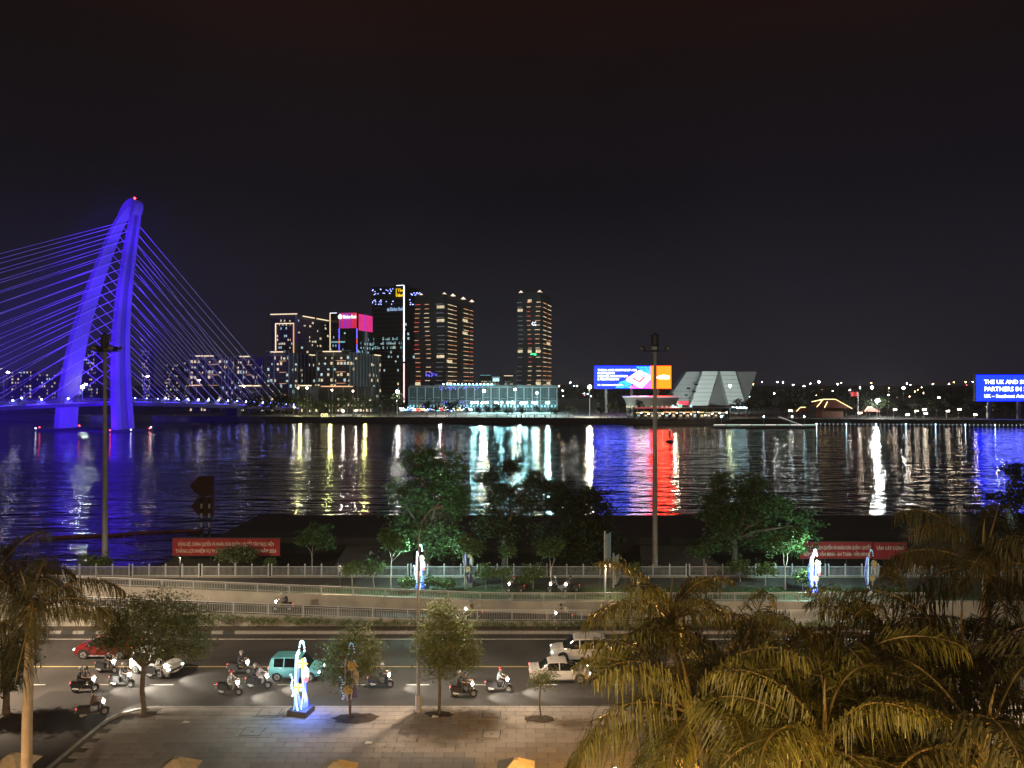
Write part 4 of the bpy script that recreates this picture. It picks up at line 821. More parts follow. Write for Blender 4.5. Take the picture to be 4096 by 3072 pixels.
# slim young park trees
for i, (px, py, lob, lab) in enumerate((
    (312, 576, ((316, 533, 16, 9, 0), (304, 540, 8, 6, 0), (326, 541, 9, 6, 0)), 'slim park tree with a white ribbon, right of the left red banner'),
    (391, 591, ((388, 537, 8, 7, 0), (401, 546, 9, 6, 0), (396, 540, 8, 6, 0)), 'slim park tree just left of the middle light sculpture'),
    (465, 589, ((460, 546, 10, 6, 0), (474, 547, 9, 6, 0), (466, 541, 9, 5, 0)), 'slim forked park tree right of the middle light sculpture'),
    (551, 590, ((548, 548, 10, 7, 0), (556, 543, 8, 6, 0)), 'slim park tree with a bent stem beside the signposts'),
    (704, 574, ((698, 552, 9, 6, 0), (708, 548, 9, 6, 0)), 'small sparse park tree right of the right mast'),
    (785, 590, ((778, 545, 14, 10, 0), (794, 540, 13, 12, 0)), 'young park tree glowing green beside the right lit sculpture'),
    (235, 573, ((235, 552, 17, 6, 0), (226, 556, 9, 5, 0), (246, 555, 9, 5, 0)), 'low rounded tree covering the middle of the left banner'))):
    b_ = G(px, py); tree('park_tree', lab, b_, 2.2 if i != 6 else 1.0, blobs_px(b_, lob), 130 if i != 4 else 50, 18, .30, .075, .24, leaf_a if i != 6 else leaf_b, bark_pale, .085, 'slim park trees', seed=130 + i, twigs=3, hollow=.25)
# shrubs along the promenade fence
shr = [(270, 560 + 15, 2.0, .7), (352, 588, 3.2, 1.3), (374, 587, 3.2, 1.4), (408, 592, 1.6, 1.0), (430, 592, 1.7, 1.1), (447, 591, 1.3, .8), (486, 589, 2.6, 1.2), (502, 589, 2.7, 1.3), (533, 589, 2.8, 1.2), (524, 590, 1.6, .8), (633, 588, 3.0, 1.0), (765, 586, 2.6, 1.6), (740, 582, 2.6, 1.4), (803, 592, 2.2, 1.0), (90, 575, 2.6, 1.8), (101, 574, 2.2, 1.4), (508, 570, 3.6, 1.1)]
for i, (px, py, h, r) in enumerate(shr):
    b_ = G(px, py); tree('park_shrub', f'bright green shrub along the promenade fence, {ordw(1 + sorted(s[0] for s in shr).index(px))} from the left', b_, h * .4, (((0, 0, h * .72), (r * .75, r * .75, h * .3), 1), ((r * .45, 0, h * .6), (r * .5, r * .5, h * .24), .6), ((-r * .45, .1, h * .62), (r * .5, r * .5, h * .24), .6)), 70, 14, .22, .06, .16, M('leaf_shrub', (.07, .11, .025), .55, var=.4, scale=1.5, rand=.3), bark_pale, .045, 'promenade shrubs', seed=160 + i, twigs=2, hollow=.1, cat='shrub')
# feathery pavement trees
for i, (px, py, fork, lob, n_, lab) in enumerate((
    (143.5, 713, 3.0, ((120, 620, 24, 20, 0), (152, 608, 28, 20, 0), (182, 622, 26, 22, .3), (150, 636, 38, 16, -.3), (196, 645, 14, 14, 0), (108, 640, 16, 12, 0), (170, 650, 22, 10, 0)), 640, 'broad feathery pavement tree in front of the red and white cars'),
    (350, 716, 2.6, ((340, 650, 16, 15, 0), (330, 668, 13, 11, 0), (356, 640, 14, 12, .2), (366, 665, 12, 14, .3), (344, 676, 14, 9, -.2), (372, 648, 10, 10, 0)), 230, 'loose feathery tree leaning beside the dark sculpture'),
    (439, 713, 3.2, ((440, 612, 15, 14, 0), (428, 640, 14, 18, 0), (456, 635, 18, 20, 0), (444, 660, 22, 16, 0), (470, 655, 9, 14, 0)), 430, 'narrow feathery pavement tree right of the street lamp'),
    (540.5, 718, 2.0, ((540, 680, 12, 8, 0), (548, 672, 8, 6, 0)), 26, 'bare thin sapling in front of the white sedan'))):
    b_ = G(px, py); tree('pavement_tree', lab, b_, fork, blobs_px(b_, lob), n_, 30, .20, .028, .30, leaf_b, bark, .17 if i == 0 else .10 if i == 2 else .055, 'feathery pavement trees', seed=200 + i, twigs=7, droop=.5, hollow=.15)
# tree belt, promenade trees and dark right-bank trees across the river
FT = []
for k in range(5):
    rs = np.random.default_rng(300 + k); rr = random.Random(300 + k); bl = [((rr.uniform(-.22, .22), rr.uniform(-.2, .2), rr.uniform(.45, .86)), (rr.uniform(.16, .26),) * 2 + (rr.uniform(.11, .17),), 1) for _ in range(7)]
    v, n = leaf_cloud(rs, bl, 60, 7, .075, .026, .05, .1, .3); cr_ = leaf_mesh('crown', v, n, leaf_c); g = MB().tube([(0, 0, -.02), (.01, 0, .2), (0, 0, .4)], [.022, .017, .012], 6)
    for c, _, _ in bl: limb(g, (0, 0, .38), c, .011, .004, rr)
    FT.append((g.mesh('trunk', bark), cr_))
def far_tree(label, px, d, h, group, mat=None, k=None):
    x = (px - 512) / F * d; o = thing('far_tree', label, 'tree', (x, d, FZ), rnd.uniform(0, 6), group); t_, c_ = FT[rnd.randrange(5) if k is None else k]
    for nm, me in (('trunk', t_), ('crown', c_)): link(nm, me, o, (0, 0, 0), 0, (h * 1.05, h * 1.05, h))
pm = [427, 436, 446, 449, 456, 466, 479, 487, 494, 497, 507, 511, 522, 537, 551, 556, 569, 574, 600, 612, 618, 630, 641]
for i, px in enumerate(pm): far_tree(f'small promenade tree on the far bank, {ordw(i + 1)} from the left', px, bank_d((px - 512) / F * 430) + 5 + (i % 3) * 4, rnd.choice((6.5, 8, 9.5, 11)), 'far promenade trees')
for i in range(34): far_tree(f'tree in the belt right of the bridge, {ordw(i + 1)} counted from the bridge', 236 + i * 4.9 + rnd.uniform(-1.5, 1.5), 462 + rnd.uniform(4, 46), rnd.uniform(9, 15.5), 'tree belt right of the bridge')
for i in range(46): far_tree(f'dark tree on the right bank, {ordw(i + 1)} from the left', 716 + i * 6.9 + rnd.uniform(-2, 2), bank_d(200) + rnd.uniform(14, 95), rnd.uniform(7, 14), 'dark right-bank trees')
for i in range(9): far_tree(f'dark tree under the bridge on the far shore, {ordw(i + 1)} from the left', 150 + i * 10 + rnd.uniform(-2, 2), 500 + rnd.uniform(0, 20), rnd.uniform(4, 6), 'trees under the bridge')
g = MB()   # the far wood on the horizon: one uneven mass
rs = np.random.default_rng(9); v, n = leaf_cloud(rs, [((x, 1100 + 60 * math.sin(x), 5), (60, 40, 7), 1) for x in range(-300, 1200, 50)], 1500, 10, 5, 2, 3, .1, .2)
tag(link('far_wood', leaf_mesh('far_wood', v, n, leaf_c)), 'dark far wood along the horizon', 'wood', kind='stuff')
# plants hanging over the ramp wall
rs = np.random.default_rng(11); bl = []
for k in range(120):
    x = -62 + k * 1.0; top = max(.35, ztop(x) - 1.0); bl.append(((x, WALL - .05 + .2 * math.sin(k * 1.7), top * .72 + .12), (.6, .32, max(.22, top * .38)), 1 + .8 * math.sin(k * .9) ** 2))
v, n = leaf_cloud(rs, bl, 1700, 11, .26, .03, .17, .75, .2); v[:, 2] = np.maximum(v[:, 2], .0)
tag(link('hanging_plants', leaf_mesh('hanging_plants', v, n, leaf_b)), 'fringe of plants hanging over the low ramp wall', 'plants', kind='stuff')
rs = np.random.default_rng(12); v, n = leaf_cloud(rs, [((x, 75.4 + 2 * math.sin(x * 2.1), .05), (1.4, 1.8, .08), 1) for x in range(-50, 45)], 2200, 6, .22, .02, .25, -.9, .1)
v[:, 2] = np.maximum(v[:, 2], .003); tag(link('grass', leaf_mesh('grass', v, n, leaf_a)), 'rough grass in the park strip', 'grass', kind='stuff')
# ------------------------------------------------------------------ palms
def frond_mesh(seed, L_, arch, droop, mat):
    rr = random.Random(seed); g = MB(); N = 16; pts = []
    x = z = 0.0; ang = R(arch); ds = L_ / N
    for k in range(N + 1):
        pts.append(Vector((x, .10 * math.sin(k * .3 + seed) * k / N, z))); x += math.cos(ang) * ds; z += math.sin(ang) * ds; ang -= R(droop) * (.5 + k / N) / N
    g.tube(pts, [.055 * (1 - .85 * k / N) for k in range(N + 1)], 5, 1)
    n = 88
    for i in range(n):
        f_ = .13 + .86 * (i + .5) / n; q = f_ * N; k = min(N - 1, int(q)); p = pts[k].lerp(pts[k + 1], q - k); t_ = (pts[k + 1] - pts[k]).normalized()
        ll = L_ * .30 * (math.sin(math.pi * (.14 + .80 * f_)) ** .7) * rr.uniform(.55, 1.15)
        for s in (-1, 1):
            out_ = Vector((0, s, 0)) * rr.uniform(.6, 1.0) + t_ * rr.uniform(.25, .95) + Vector((0, 0, rr.uniform(-.5, .45))); out_.normalize()
            dn = Vector((0, 0, -1)); a = p; w = .018 * L_ / 4 * rr.uniform(.8, 1.25); b_ = a + out_ * ll * .45 + dn * ll * .05; c = a + out_ * ll * .68 + dn * ll * rr.uniform(.1, .7); e = a + out_ * ll * .78 + dn * ll * rr.uniform(.3, 1.0)
            sd = out_.cross(dn); sd = sd.normalized() if sd.length > .05 else Vector((1, 0, 0)); sd = (sd + Vector((0, 0, rr.uniform(-.5, .5)))).normalized()
            g.add([a - sd * w * .5, a + sd * w * .5, b_ + sd * w, b_ - sd * w, c + sd * w * .75, c - sd * w * .75, e], [(0, 1, 2, 3), (3, 2, 4, 5), (5, 4, 6)], 0)
    return g.mesh('frond', [mat, rachis_m])
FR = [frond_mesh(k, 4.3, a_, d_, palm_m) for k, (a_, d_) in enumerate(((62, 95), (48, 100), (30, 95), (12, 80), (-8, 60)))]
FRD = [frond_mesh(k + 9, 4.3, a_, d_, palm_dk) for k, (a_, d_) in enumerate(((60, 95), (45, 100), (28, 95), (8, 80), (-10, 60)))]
spear = MB(); spear.tube([(0, 0, -.3), (.03, 0, .5), (.1, .05, 1.1), (.2, .1, 1.6)], [.09, .07, .035, .008], 6); SPEAR = spear.mesh('spear_leaf', rachis_m)
def palm(label, px, py, d, s=1.0, dark=False, seed=0, n=17, tr=.2, ground=0.0, upright=0):
    rr = random.Random(seed); q = P(px, py, d); o = thing('palm_tree', label, 'palm', (q.x, d, ground), group='palms in front of the camera'); h = q.z - ground
    zz = [0, .4, h * .3, h * .6, h - 1.6 * s]; MB().tube([(.12 * math.sin(z * .3 + seed), .08 * math.sin(z * .2), z) for z in zz], [tr * 1.5, tr * 1.15, tr * 1.1, tr, tr * .82], 14).build('trunk', palm_bark, o, smooth=60)
    c0 = Vector((.12 * math.sin(zz[-1] * .3 + seed), .08 * math.sin(zz[-1] * .2), h - 1.65 * s)); MB().tube([c0, c0 + Vector((0, 0, .9 * s)), Vector((0, 0, h))], [tr * .85, tr * .9, tr * .4], 12).build('crown_shaft', M('crown_shaft', (.16, .15, .05), .5, var=.2), o, smooth=60)
    for i in range(n):
        t_ = i / max(1, n - 1); k = min(4, int(t_ * 4.99)); k = max(0, k - 1) if upright and k > 2 else k
        f_ = link('frond', (FRD if dark else FR)[k], o, (0, 0, h - .15 - .4 * t_), 0, (s * rr.uniform(.85, 1.08),) * 3); f_.rotation_euler = (rr.uniform(-.35, .35), rr.uniform(-.12, .12), i * 2.39996 + rr.uniform(-.25, .25) + seed)
    sp_ = link('spear_leaf', SPEAR, o, (0, 0, h), 0, (s, s, s)); sp_.rotation_euler = (rr.uniform(-.15, .15), rr.uniform(-.15, .15), seed)
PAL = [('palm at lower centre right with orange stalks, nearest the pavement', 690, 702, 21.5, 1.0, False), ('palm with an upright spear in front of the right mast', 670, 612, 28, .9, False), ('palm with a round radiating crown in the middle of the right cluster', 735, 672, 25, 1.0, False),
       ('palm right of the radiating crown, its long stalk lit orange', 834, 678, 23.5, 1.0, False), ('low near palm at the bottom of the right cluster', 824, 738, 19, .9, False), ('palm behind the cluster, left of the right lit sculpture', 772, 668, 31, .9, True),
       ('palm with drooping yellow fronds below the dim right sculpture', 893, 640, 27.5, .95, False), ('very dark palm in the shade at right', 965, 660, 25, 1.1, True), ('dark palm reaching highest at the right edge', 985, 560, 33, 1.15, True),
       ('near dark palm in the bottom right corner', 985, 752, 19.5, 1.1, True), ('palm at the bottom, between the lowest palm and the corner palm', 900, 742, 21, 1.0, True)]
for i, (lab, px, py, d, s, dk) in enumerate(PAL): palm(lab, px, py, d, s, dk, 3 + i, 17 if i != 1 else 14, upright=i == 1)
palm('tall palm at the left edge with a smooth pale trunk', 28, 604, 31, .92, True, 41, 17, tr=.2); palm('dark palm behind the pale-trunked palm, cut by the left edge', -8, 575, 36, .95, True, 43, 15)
b_ = G(6, 712); tree('street_tree', 'dark leafy tree at the left edge behind the palm trunk', (b_.x, b_.y, 0), 4.5, blobs_px(b_, ((0, 650, 16, 16, 0), (20, 660, 12, 12, 0), (4, 676, 16, 12, -.5), (26, 640, 10, 8, 0))), 420, 22, .22, .06, .3, leaf_c, bark, .2, seed=77, hollow=.3)

# ------------------------------------------------------------------ masts, lamps, signs
def mast(label, px, py, ty):
    b_ = G(px, py); h = H - (ty - 384) / F * b_.y; o = thing('light_mast', label, 'light mast', b_, group='tall light masts'); gm = M('mast_paint', (.36, .35, .33), .6, var=.15, scale=1)
    MB().tube([(0, 0, 0), (0, 0, .3), (0, 0, h * .5), (0, 0, h - 1)], [.42, .33, .25, .17], 14).build('pole', gm, o, smooth=60); MB().lathe([(.75, 0), (.75, .12), (.45, .14)], 14).build('base_plate', gm, o)
    MB().lathe([(.24, h - 2.2), (.46, h - 2.1), (.44, h - .8), (.56, h - .75), (.56, h - .62), (.12, h - .45), (.06, h - .2)], 12).build('winch_housing', steel_dk, o)
    MB().lathe([(1.0, h - 2.6), (1.05, h - 2.54), (1.0, h - 2.48), (.95, h - 2.54)], 20).build('carrier_ring', steel_dk, o)
    for k in range(6):
        a = 2 * math.pi * k / 6 + .3; p = Vector((math.cos(a), math.sin(a), 0)); MB().tube([p * .2 + Vector((0, 0, h - 2.55)), p * 1.55 + Vector((0, 0, h - 2.5))], .045, 5).build('arm', steel_dk, o)
        hd = MB().box((0, 0, 0), (.2, .72, .48)).build('floodlight', steel_dk, o, p * 1.65 + Vector((0, 0, h - 2.15)), a); hd.rotation_euler = (0, R(28), a); piece('lens', M('dull_lens', (.35, .33, .30), .2), hd, (.11, 0, 0), (.02, .6, .38))
mast('tall grey light mast with unlit floodlights in front of the bridge tower', *MASTS[0]); mast('tall grey light mast with unlit floodlights in front of the big screen', *MASTS[1])
def street_lamp(label, x, power, lit=True):
    o = thing('street_lamp', label, 'street lamp', (x, 48.6, 0), group='street lamps of the main road'); h = 13.0
    MB().tube([(0, 0, 0), (0, 0, 1.1), (0, 0, 1.15)], [.2, .2, .12], 10).build('base', steel, o); MB().tube([(0, 0, 1.1), (0, 0, h * .55), (.03, 0, h - 1.6), (.2, .3, h - .6), (.55, .9, h - .05), (.95, 1.6, h + .12)], [.11, .09, .065, .05, .045, .04], 8).build('pole', M('lamp_pole', (.27, .27, .28), .5, metal=.3), o, smooth=60)
    hd = MB().box((0, 0, 0), (.36, .85, .16), taper=.8).build('lamp_head', M('lamp_housing', (.20, .20, .20), .5), o, (1.12, 2.0, h + .12), R(-28)); piece('diffuser', E('street_diffuser', (1, .74, .46), 20), hd, (0, 0, -.085), (.26, .66, .012))
    spot('street_lamp_light', (x + 1.12, 50.6, h - .05), (x + 1.4, 56, 0), (1, .78, .56), power * 1.45, 132, .6, .25)
street_lamp('slim street lamp on the pavement right of the blue sculpture', -6.15, 7500); street_lamp('slim street lamp hidden among the right palms', 29.5, 12000); street_lamp('slim street lamp beyond the left edge', -41.5, 26000)
def added_lamp(label, x, y, z, power, col, tgt=None):
    o = thing('added_lantern', label, 'lantern', (x, y, z)); orb('globe', E('lantern_orange', (1, .5, .12), 60), o, (0, 0, 0), .16); MB().tube([(0, 0, -z), (0, 0, -.1)], [.08, .05], 8).build('post', steel_dk, o); point('added_lantern_light', (x, y, z + .35), col, power, .2)  # lanterns added out of view to light the palms and pavement
added_lamp('added unseen orange lantern at the terrace edge below the palms', 4.6, 33.0, 4.2, 5200, (1, .50, .11)); added_lamp('added unseen orange lantern under the lowest palm', 9.5, 15.0, 9.0, 2600, (1, .55, .14)); added_lamp('added unseen orange lantern under the left palm', -22.5, 27, 4.5, 1500, (1, .55, .2))
added_lamp('added unseen warm lantern high up left of the palms', 3.0, 1.5, 15.0, 6500, (1, .60, .18)); added_lamp('added unseen warm lantern high up near the right palms', 13.0, 1.5, 14.5, 1500, (1, .60, .20)); added_lamp('added unseen warm lantern high up at left', -11.0, 1.5, 16.0, 17000, (1, .74, .50))
# low post lamps added to the park strip for their light
for i, (px, py, w_) in enumerate(((340, 600, 1500), (610, 598, 1400), (180, 590, 1500))):
    b_ = G(px, py); o = thing('added_park_lamp', f'low added park lamp behind the ramp wall, {ordw(i + 1)} from the left', 'park lamp', b_, group='low added park lamps'); MB().tube([(0, 0, 0), (0, 0, 3.4)], [.06, .045], 7).build('post', steel_dk, o); MB().lathe([(.05, 3.4), (.3, 3.45), (.26, 3.56), (.04, 3.66)], 12).build('hood', steel_dk, o); piece('diffuser', MATS['street_diffuser'], o, (0, 0, 3.41), (.2, .2, .02)); spot('added_park_light', b_ + Vector((0, 0, 3.36)), b_, (1, .78, .5), w_, 168, .5, .15)
# sign boards seen edge-on
for i, (px, py, ty, sx) in enumerate(((605, 597, 531, .9), (613.5, 588, 553, .8))):
    b_ = G(px, py); h = H - (ty - 384) / F * b_.y; o = thing('road_sign', ('taller', 'shorter')[i] + ' edge-on road sign board on a grey post by the ramp', 'road sign', b_, group='edge-on road signs'); MB().tube([(0, 0, 0), (0, 0, h)], .11, 8).build('post', steel, o); MB().box((.42, .45, h - 1.8), (.08, 1.5, 3.0), R(-24)).build('board', M('sign_back', (.34, .34, .33), .6, var=.2), o)
    for z in (h - .7, h - 2.8): MB().tube([(0, 0, z), (.4, .4, z)], .05, 5).build('bracket', steel, o)
bs = thing('sign_post', 'short pale concrete post with a yellow band by the shrub', 'post', G(639, 593)); MB().lathe([(.24, 0), (.22, 1.6), (.16, 1.75)], 10).build('post', concrete, bs); MB().lathe([(.235, .95), (.235, 1.2)], 10).build('band', line_y, bs)
# red banners
ban = M('banner_red', (.34, .022, .024), .75, var=.12, scale=.7); blet = M('banner_letters', (.80, .68, .55), .7, var=.1)
def banner(label, px0, px1, y0, y1, d, lines, size, dz, tilt=0):
    a, b_ = P(px0, y0, d), P(px1, y1, d); w, h = b_.x - a.x, a.z - b_.z; o = thing('street_banner', label, 'banner', (a.x, d, b_.z), tilt, group='red slogan banners')
    g = MB(); nx = 22; g.add([(w * i / nx, .03 * math.sin(i * .8), z) for z in (0, h) for i in range(nx + 1)], [(i, i + 1, nx + 2 + i, nx + 1 + i) for i in range(nx)]); g.build('cloth', ban, o)
    for s, z, x0, x1 in lines: text('slogan', s, size * h, blet, o, (w * x0, -.06, z * h), ext=.006, off=.006, width=w * (x1 - x0))
    for z in (-.05, h + .02): MB().tube([(-.1, .12, z), (w + .1, .12, z)], .05, 6).build('frame_bar', steel_dk, o)
    for fx in (.05, .35, .65, .95): MB().tube([(w * fx, .15, -b_.z - .1), (w * fx, .15, h)], .05, 6).build('frame_post', steel_dk, o)
banner('long red slogan banner left of centre with two lines of Vietnamese', 172.5, 280, 538.5, 555.5, 86.6, (('ĐẢNG BỘ, CHÍNH QUYỀN VÀ NHÂN DÂN QUẬN 1 QUYẾT TÂM THỰC HIỆN', .57, .055, .945), ('THẮNG LỢI NHIỆM VỤ PHÁT TRIỂN KINH TẾ - XÃ HỘI NĂM 2024', .17, .03, .965)), .30, 0)
banner('red slogan banner right of the lit tree, half hidden by palms', 800, 872, 542, 558.5, 86.6, (('ĐẢNG BỘ, CHÍNH QUYỀN VÀ NHÂN DÂN QUẬN 1 QUYẾT', .56, .02, .98), ('NẾP SỐNG VĂN MINH - AN TOÀN - VĂN MINH', .16, .05, .95)), .30, 0); 
banner('short red banner piece hanging right of the half hidden banner', 872.5, 907, 542.5, 559, 86.9, (('TÂM XÂY DỰNG', .56, .1, .9),), .30, 0)
# ------------------------------------------------------------------ fences
def post_fence():
    o = thing('promenade_fence', 'pale grey promenade railing along the quay with pointed posts', 'fence', (0, 82.4, 0)); pm_ = M('fence_paint', (.44, .45, .46), .5, var=.12, scale=1.5); x = -50.0; xs_ = []
    while x < 52: xs_ += [x + 1.85 * k for k in range(5)]; x += 7.75
    pme = MB().box((0, 0, .68), (.13, .13, 1.36)).add([(-.08, -.08, 1.36), (.08, -.08, 1.36), (.08, .08, 1.36), (-.08, .08, 1.36), (0, 0, 1.58)], [(0, 1, 4), (1, 2, 4), (2, 3, 4), (3, 0, 4)]).mesh('post', pm_); g = MB()
    for k, x in enumerate(xs_):
        link('post', pme, o, (x, 0, 0))
        if k + 1 < len(xs_) and xs_[k + 1] - x > .9:
            w = xs_[k + 1] - x
            for z in (.18, 1.16): piece('rail', pm_, o, (x + w / 2, 0, z), (w - .13, .06, .07))
            g_n = int(w / .125)
            for j in range(1, g_n): g.box((x + j * w / g_n, 0, .67), (.03, .03, .92))
    tag(g.build('railing_bars', pm_, o), kind='stuff')
    piece('plinth', concrete, o, (0, 0, .04), (105, .35, .1))
post_fence()
def ramp_rail(label, y, zb, h, x0, x1, sp, tube_r):
    o = thing('ramp_railing', label, 'railing', (0, y, 0)); pm_ = M('rail_paint', (.40, .385, .355), .5, var=.15, scale=1.5); g = MB(); x = x0
    n_ = int((x1 - x0) / sp)
    for k in range(n_):
        a, b_ = x0 + k * sp, x0 + (k + 1) * sp; za, zb_ = zb(a), zb(b_); piece('post', pm_, o, (a, 0, za + h / 2), (.10, .12, h))
        MB().tube([(a, 0, za + h), (b_, 0, zb_ + h)], tube_r, 7).build('handrail', pm_, o); MB().tube([(a, 0, za + h * .16), (b_, 0, zb_ + h * .16)], .03, 5).build('lower_rail', pm_, o); MB().tube([(a, 0, za + h * .84), (b_, 0, zb_ + h * .84)], .025, 5).build('upper_rail', pm_, o)
        m = int(sp / .15)
        for j in range(1, m): f_ = j / m; z = za + (zb_ - za) * f_; g.box((a + sp * f_, 0, z + h * .5), (.028, .028, h * .68))
    tag(g.build('railing_bars', pm_, o), kind='stuff')
ramp_rail('near ramp railing of upright bars above the hanging plants', RN - .1, lambda x: max(.35, ztop(x) - 1.0), 1.0, -62, 38, 3.1, .055)
ramp_rail('upper ramp railing with a round handrail on the beige wall', RF + .12, lambda x: max(.35, ztop(x) - .78), .78, -62, 42, 3.1, .06)
# manhole covers, litter, soil patches
for i, (px, py, w, h) in enumerate(((269.5, 712.5, 1.35, 1.0), (252.5, 732, 1.25, 1.0), (491.5, 714.5, 1.15, .95), (491.5, 734.5, 1.05, .95))):
    o = thing('manhole_cover', ('square manhole cover by the kerb left of the blue sculpture', 'square manhole cover nearest the camera, left of the blue sculpture', 'square manhole cover at the kerb in front of the lone scooter', 'square manhole cover in the orange-lit pavement')[i], 'manhole cover', G(px, py), R(-3), 'manhole covers')
    piece('frame', kerb_m, o, (0, 0, .008), (w + .34, h + .34, .03)); piece('gap', black_m, o, (0, 0, .012), (w + .06, h + .06, .03)); piece('lid', slab_m, o, (0, 0, .018), (w - .04, h - .04, .03)); piece('lifting_ring', steel_dk, o, (0, 0, .032), (.14, .1, .02))
for i, (px, py, r) in enumerate(((143.5, 714, 1.0), (356, 718.5, 1.5), (439, 714.5, .9), (540, 719, 1.0))):
    b_ = G(px, py); rr = random.Random(i); g = MB(); n_ = 18; g.add([(b_.x + r * rr.uniform(.8, 1.15) * math.cos(2 * math.pi * k / n_), b_.y + .55 * r * rr.uniform(.8, 1.15) * math.sin(2 * math.pi * k / n_), .012) for k in range(n_)] + [(b_.x, b_.y, .03)], [(k, (k + 1) % n_, n_) for k in range(n_)]); struct('soil_patch', g, soil)
rs = np.random.default_rng(5); q = [G(px, py) for px, py in ((356, 719), (145, 714), (370, 752), (470, 716), (545, 719), (390, 748))]; v, n = leaf_cloud(rs, [((p.x, p.y, .02), (1.6, 1.0, .01), 1) for p in q], 60, 6, .12, .04, .5, 0, .1); v[:, 2] = np.clip(v[:, 2], .008, .05)
tag(link('fallen_leaves', leaf_mesh('fallen_leaves', v, n, M('dry_leaf', (.12, .08, .045), .9))), 'fallen dry leaves scattered on the pavement', 'leaves', kind='stuff')
for i, (px, py) in enumerate(((368.5, 743), (160, 713), (186, 722.5), (435, 717))):
    MBx = MB().add([(-.22, -.12, .012), (.2, -.16, .05), (.26, .1, .02), (-.16, .14, .06), (0, 0, .1)], [(0, 1, 4), (1, 2, 4), (2, 3, 4), (3, 0, 4)]); tag(MBx.build('litter', white_m, None, G(px, py)), f'crumpled white litter on the pavement, {("beside the dark leaf patch", "right of the broad feathery tree", "left of the manholes", "by the street lamp foot")[i]}', 'litter', 'scraps of litter')
# parasols standing in for lampshades reflected in the window glass
for i, (px, py) in enumerate(((12, 753.5), (176, 758), (336, 760.5), (516, 758.5), (690, 760))):
    q = P(px, py, 37.0); o = thing('stand_in_parasol', f'square cream parasol in place of a reflected lampshade at the bottom edge, {ordw(i + 1)} from the left', 'parasol', (q.x, 37, 0), group='stand-in parasols at the bottom edge'); h = q.z
    MB().add([(-.95, -.95, h - .6), (.95, -.95, h - .6), (.95, .95, h - .6), (-.95, .95, h - .6), (-.12, -.12, h), (.12, -.12, h), (.12, .12, h), (-.12, .12, h)], [(0, 1, 5, 4), (1, 2, 6, 5), (2, 3, 7, 6), (3, 0, 4, 7), (4, 5, 6, 7)]).build('canopy', M('cream_canvas', (.42, .36, .26), .8), o); MB().tube([(0, 0, -.1), (0, 0, h - .05)], .04, 8).build('pole', steel_dk, o); piece('base', concrete, o, (0, 0, .06), (.7, .7, .12))
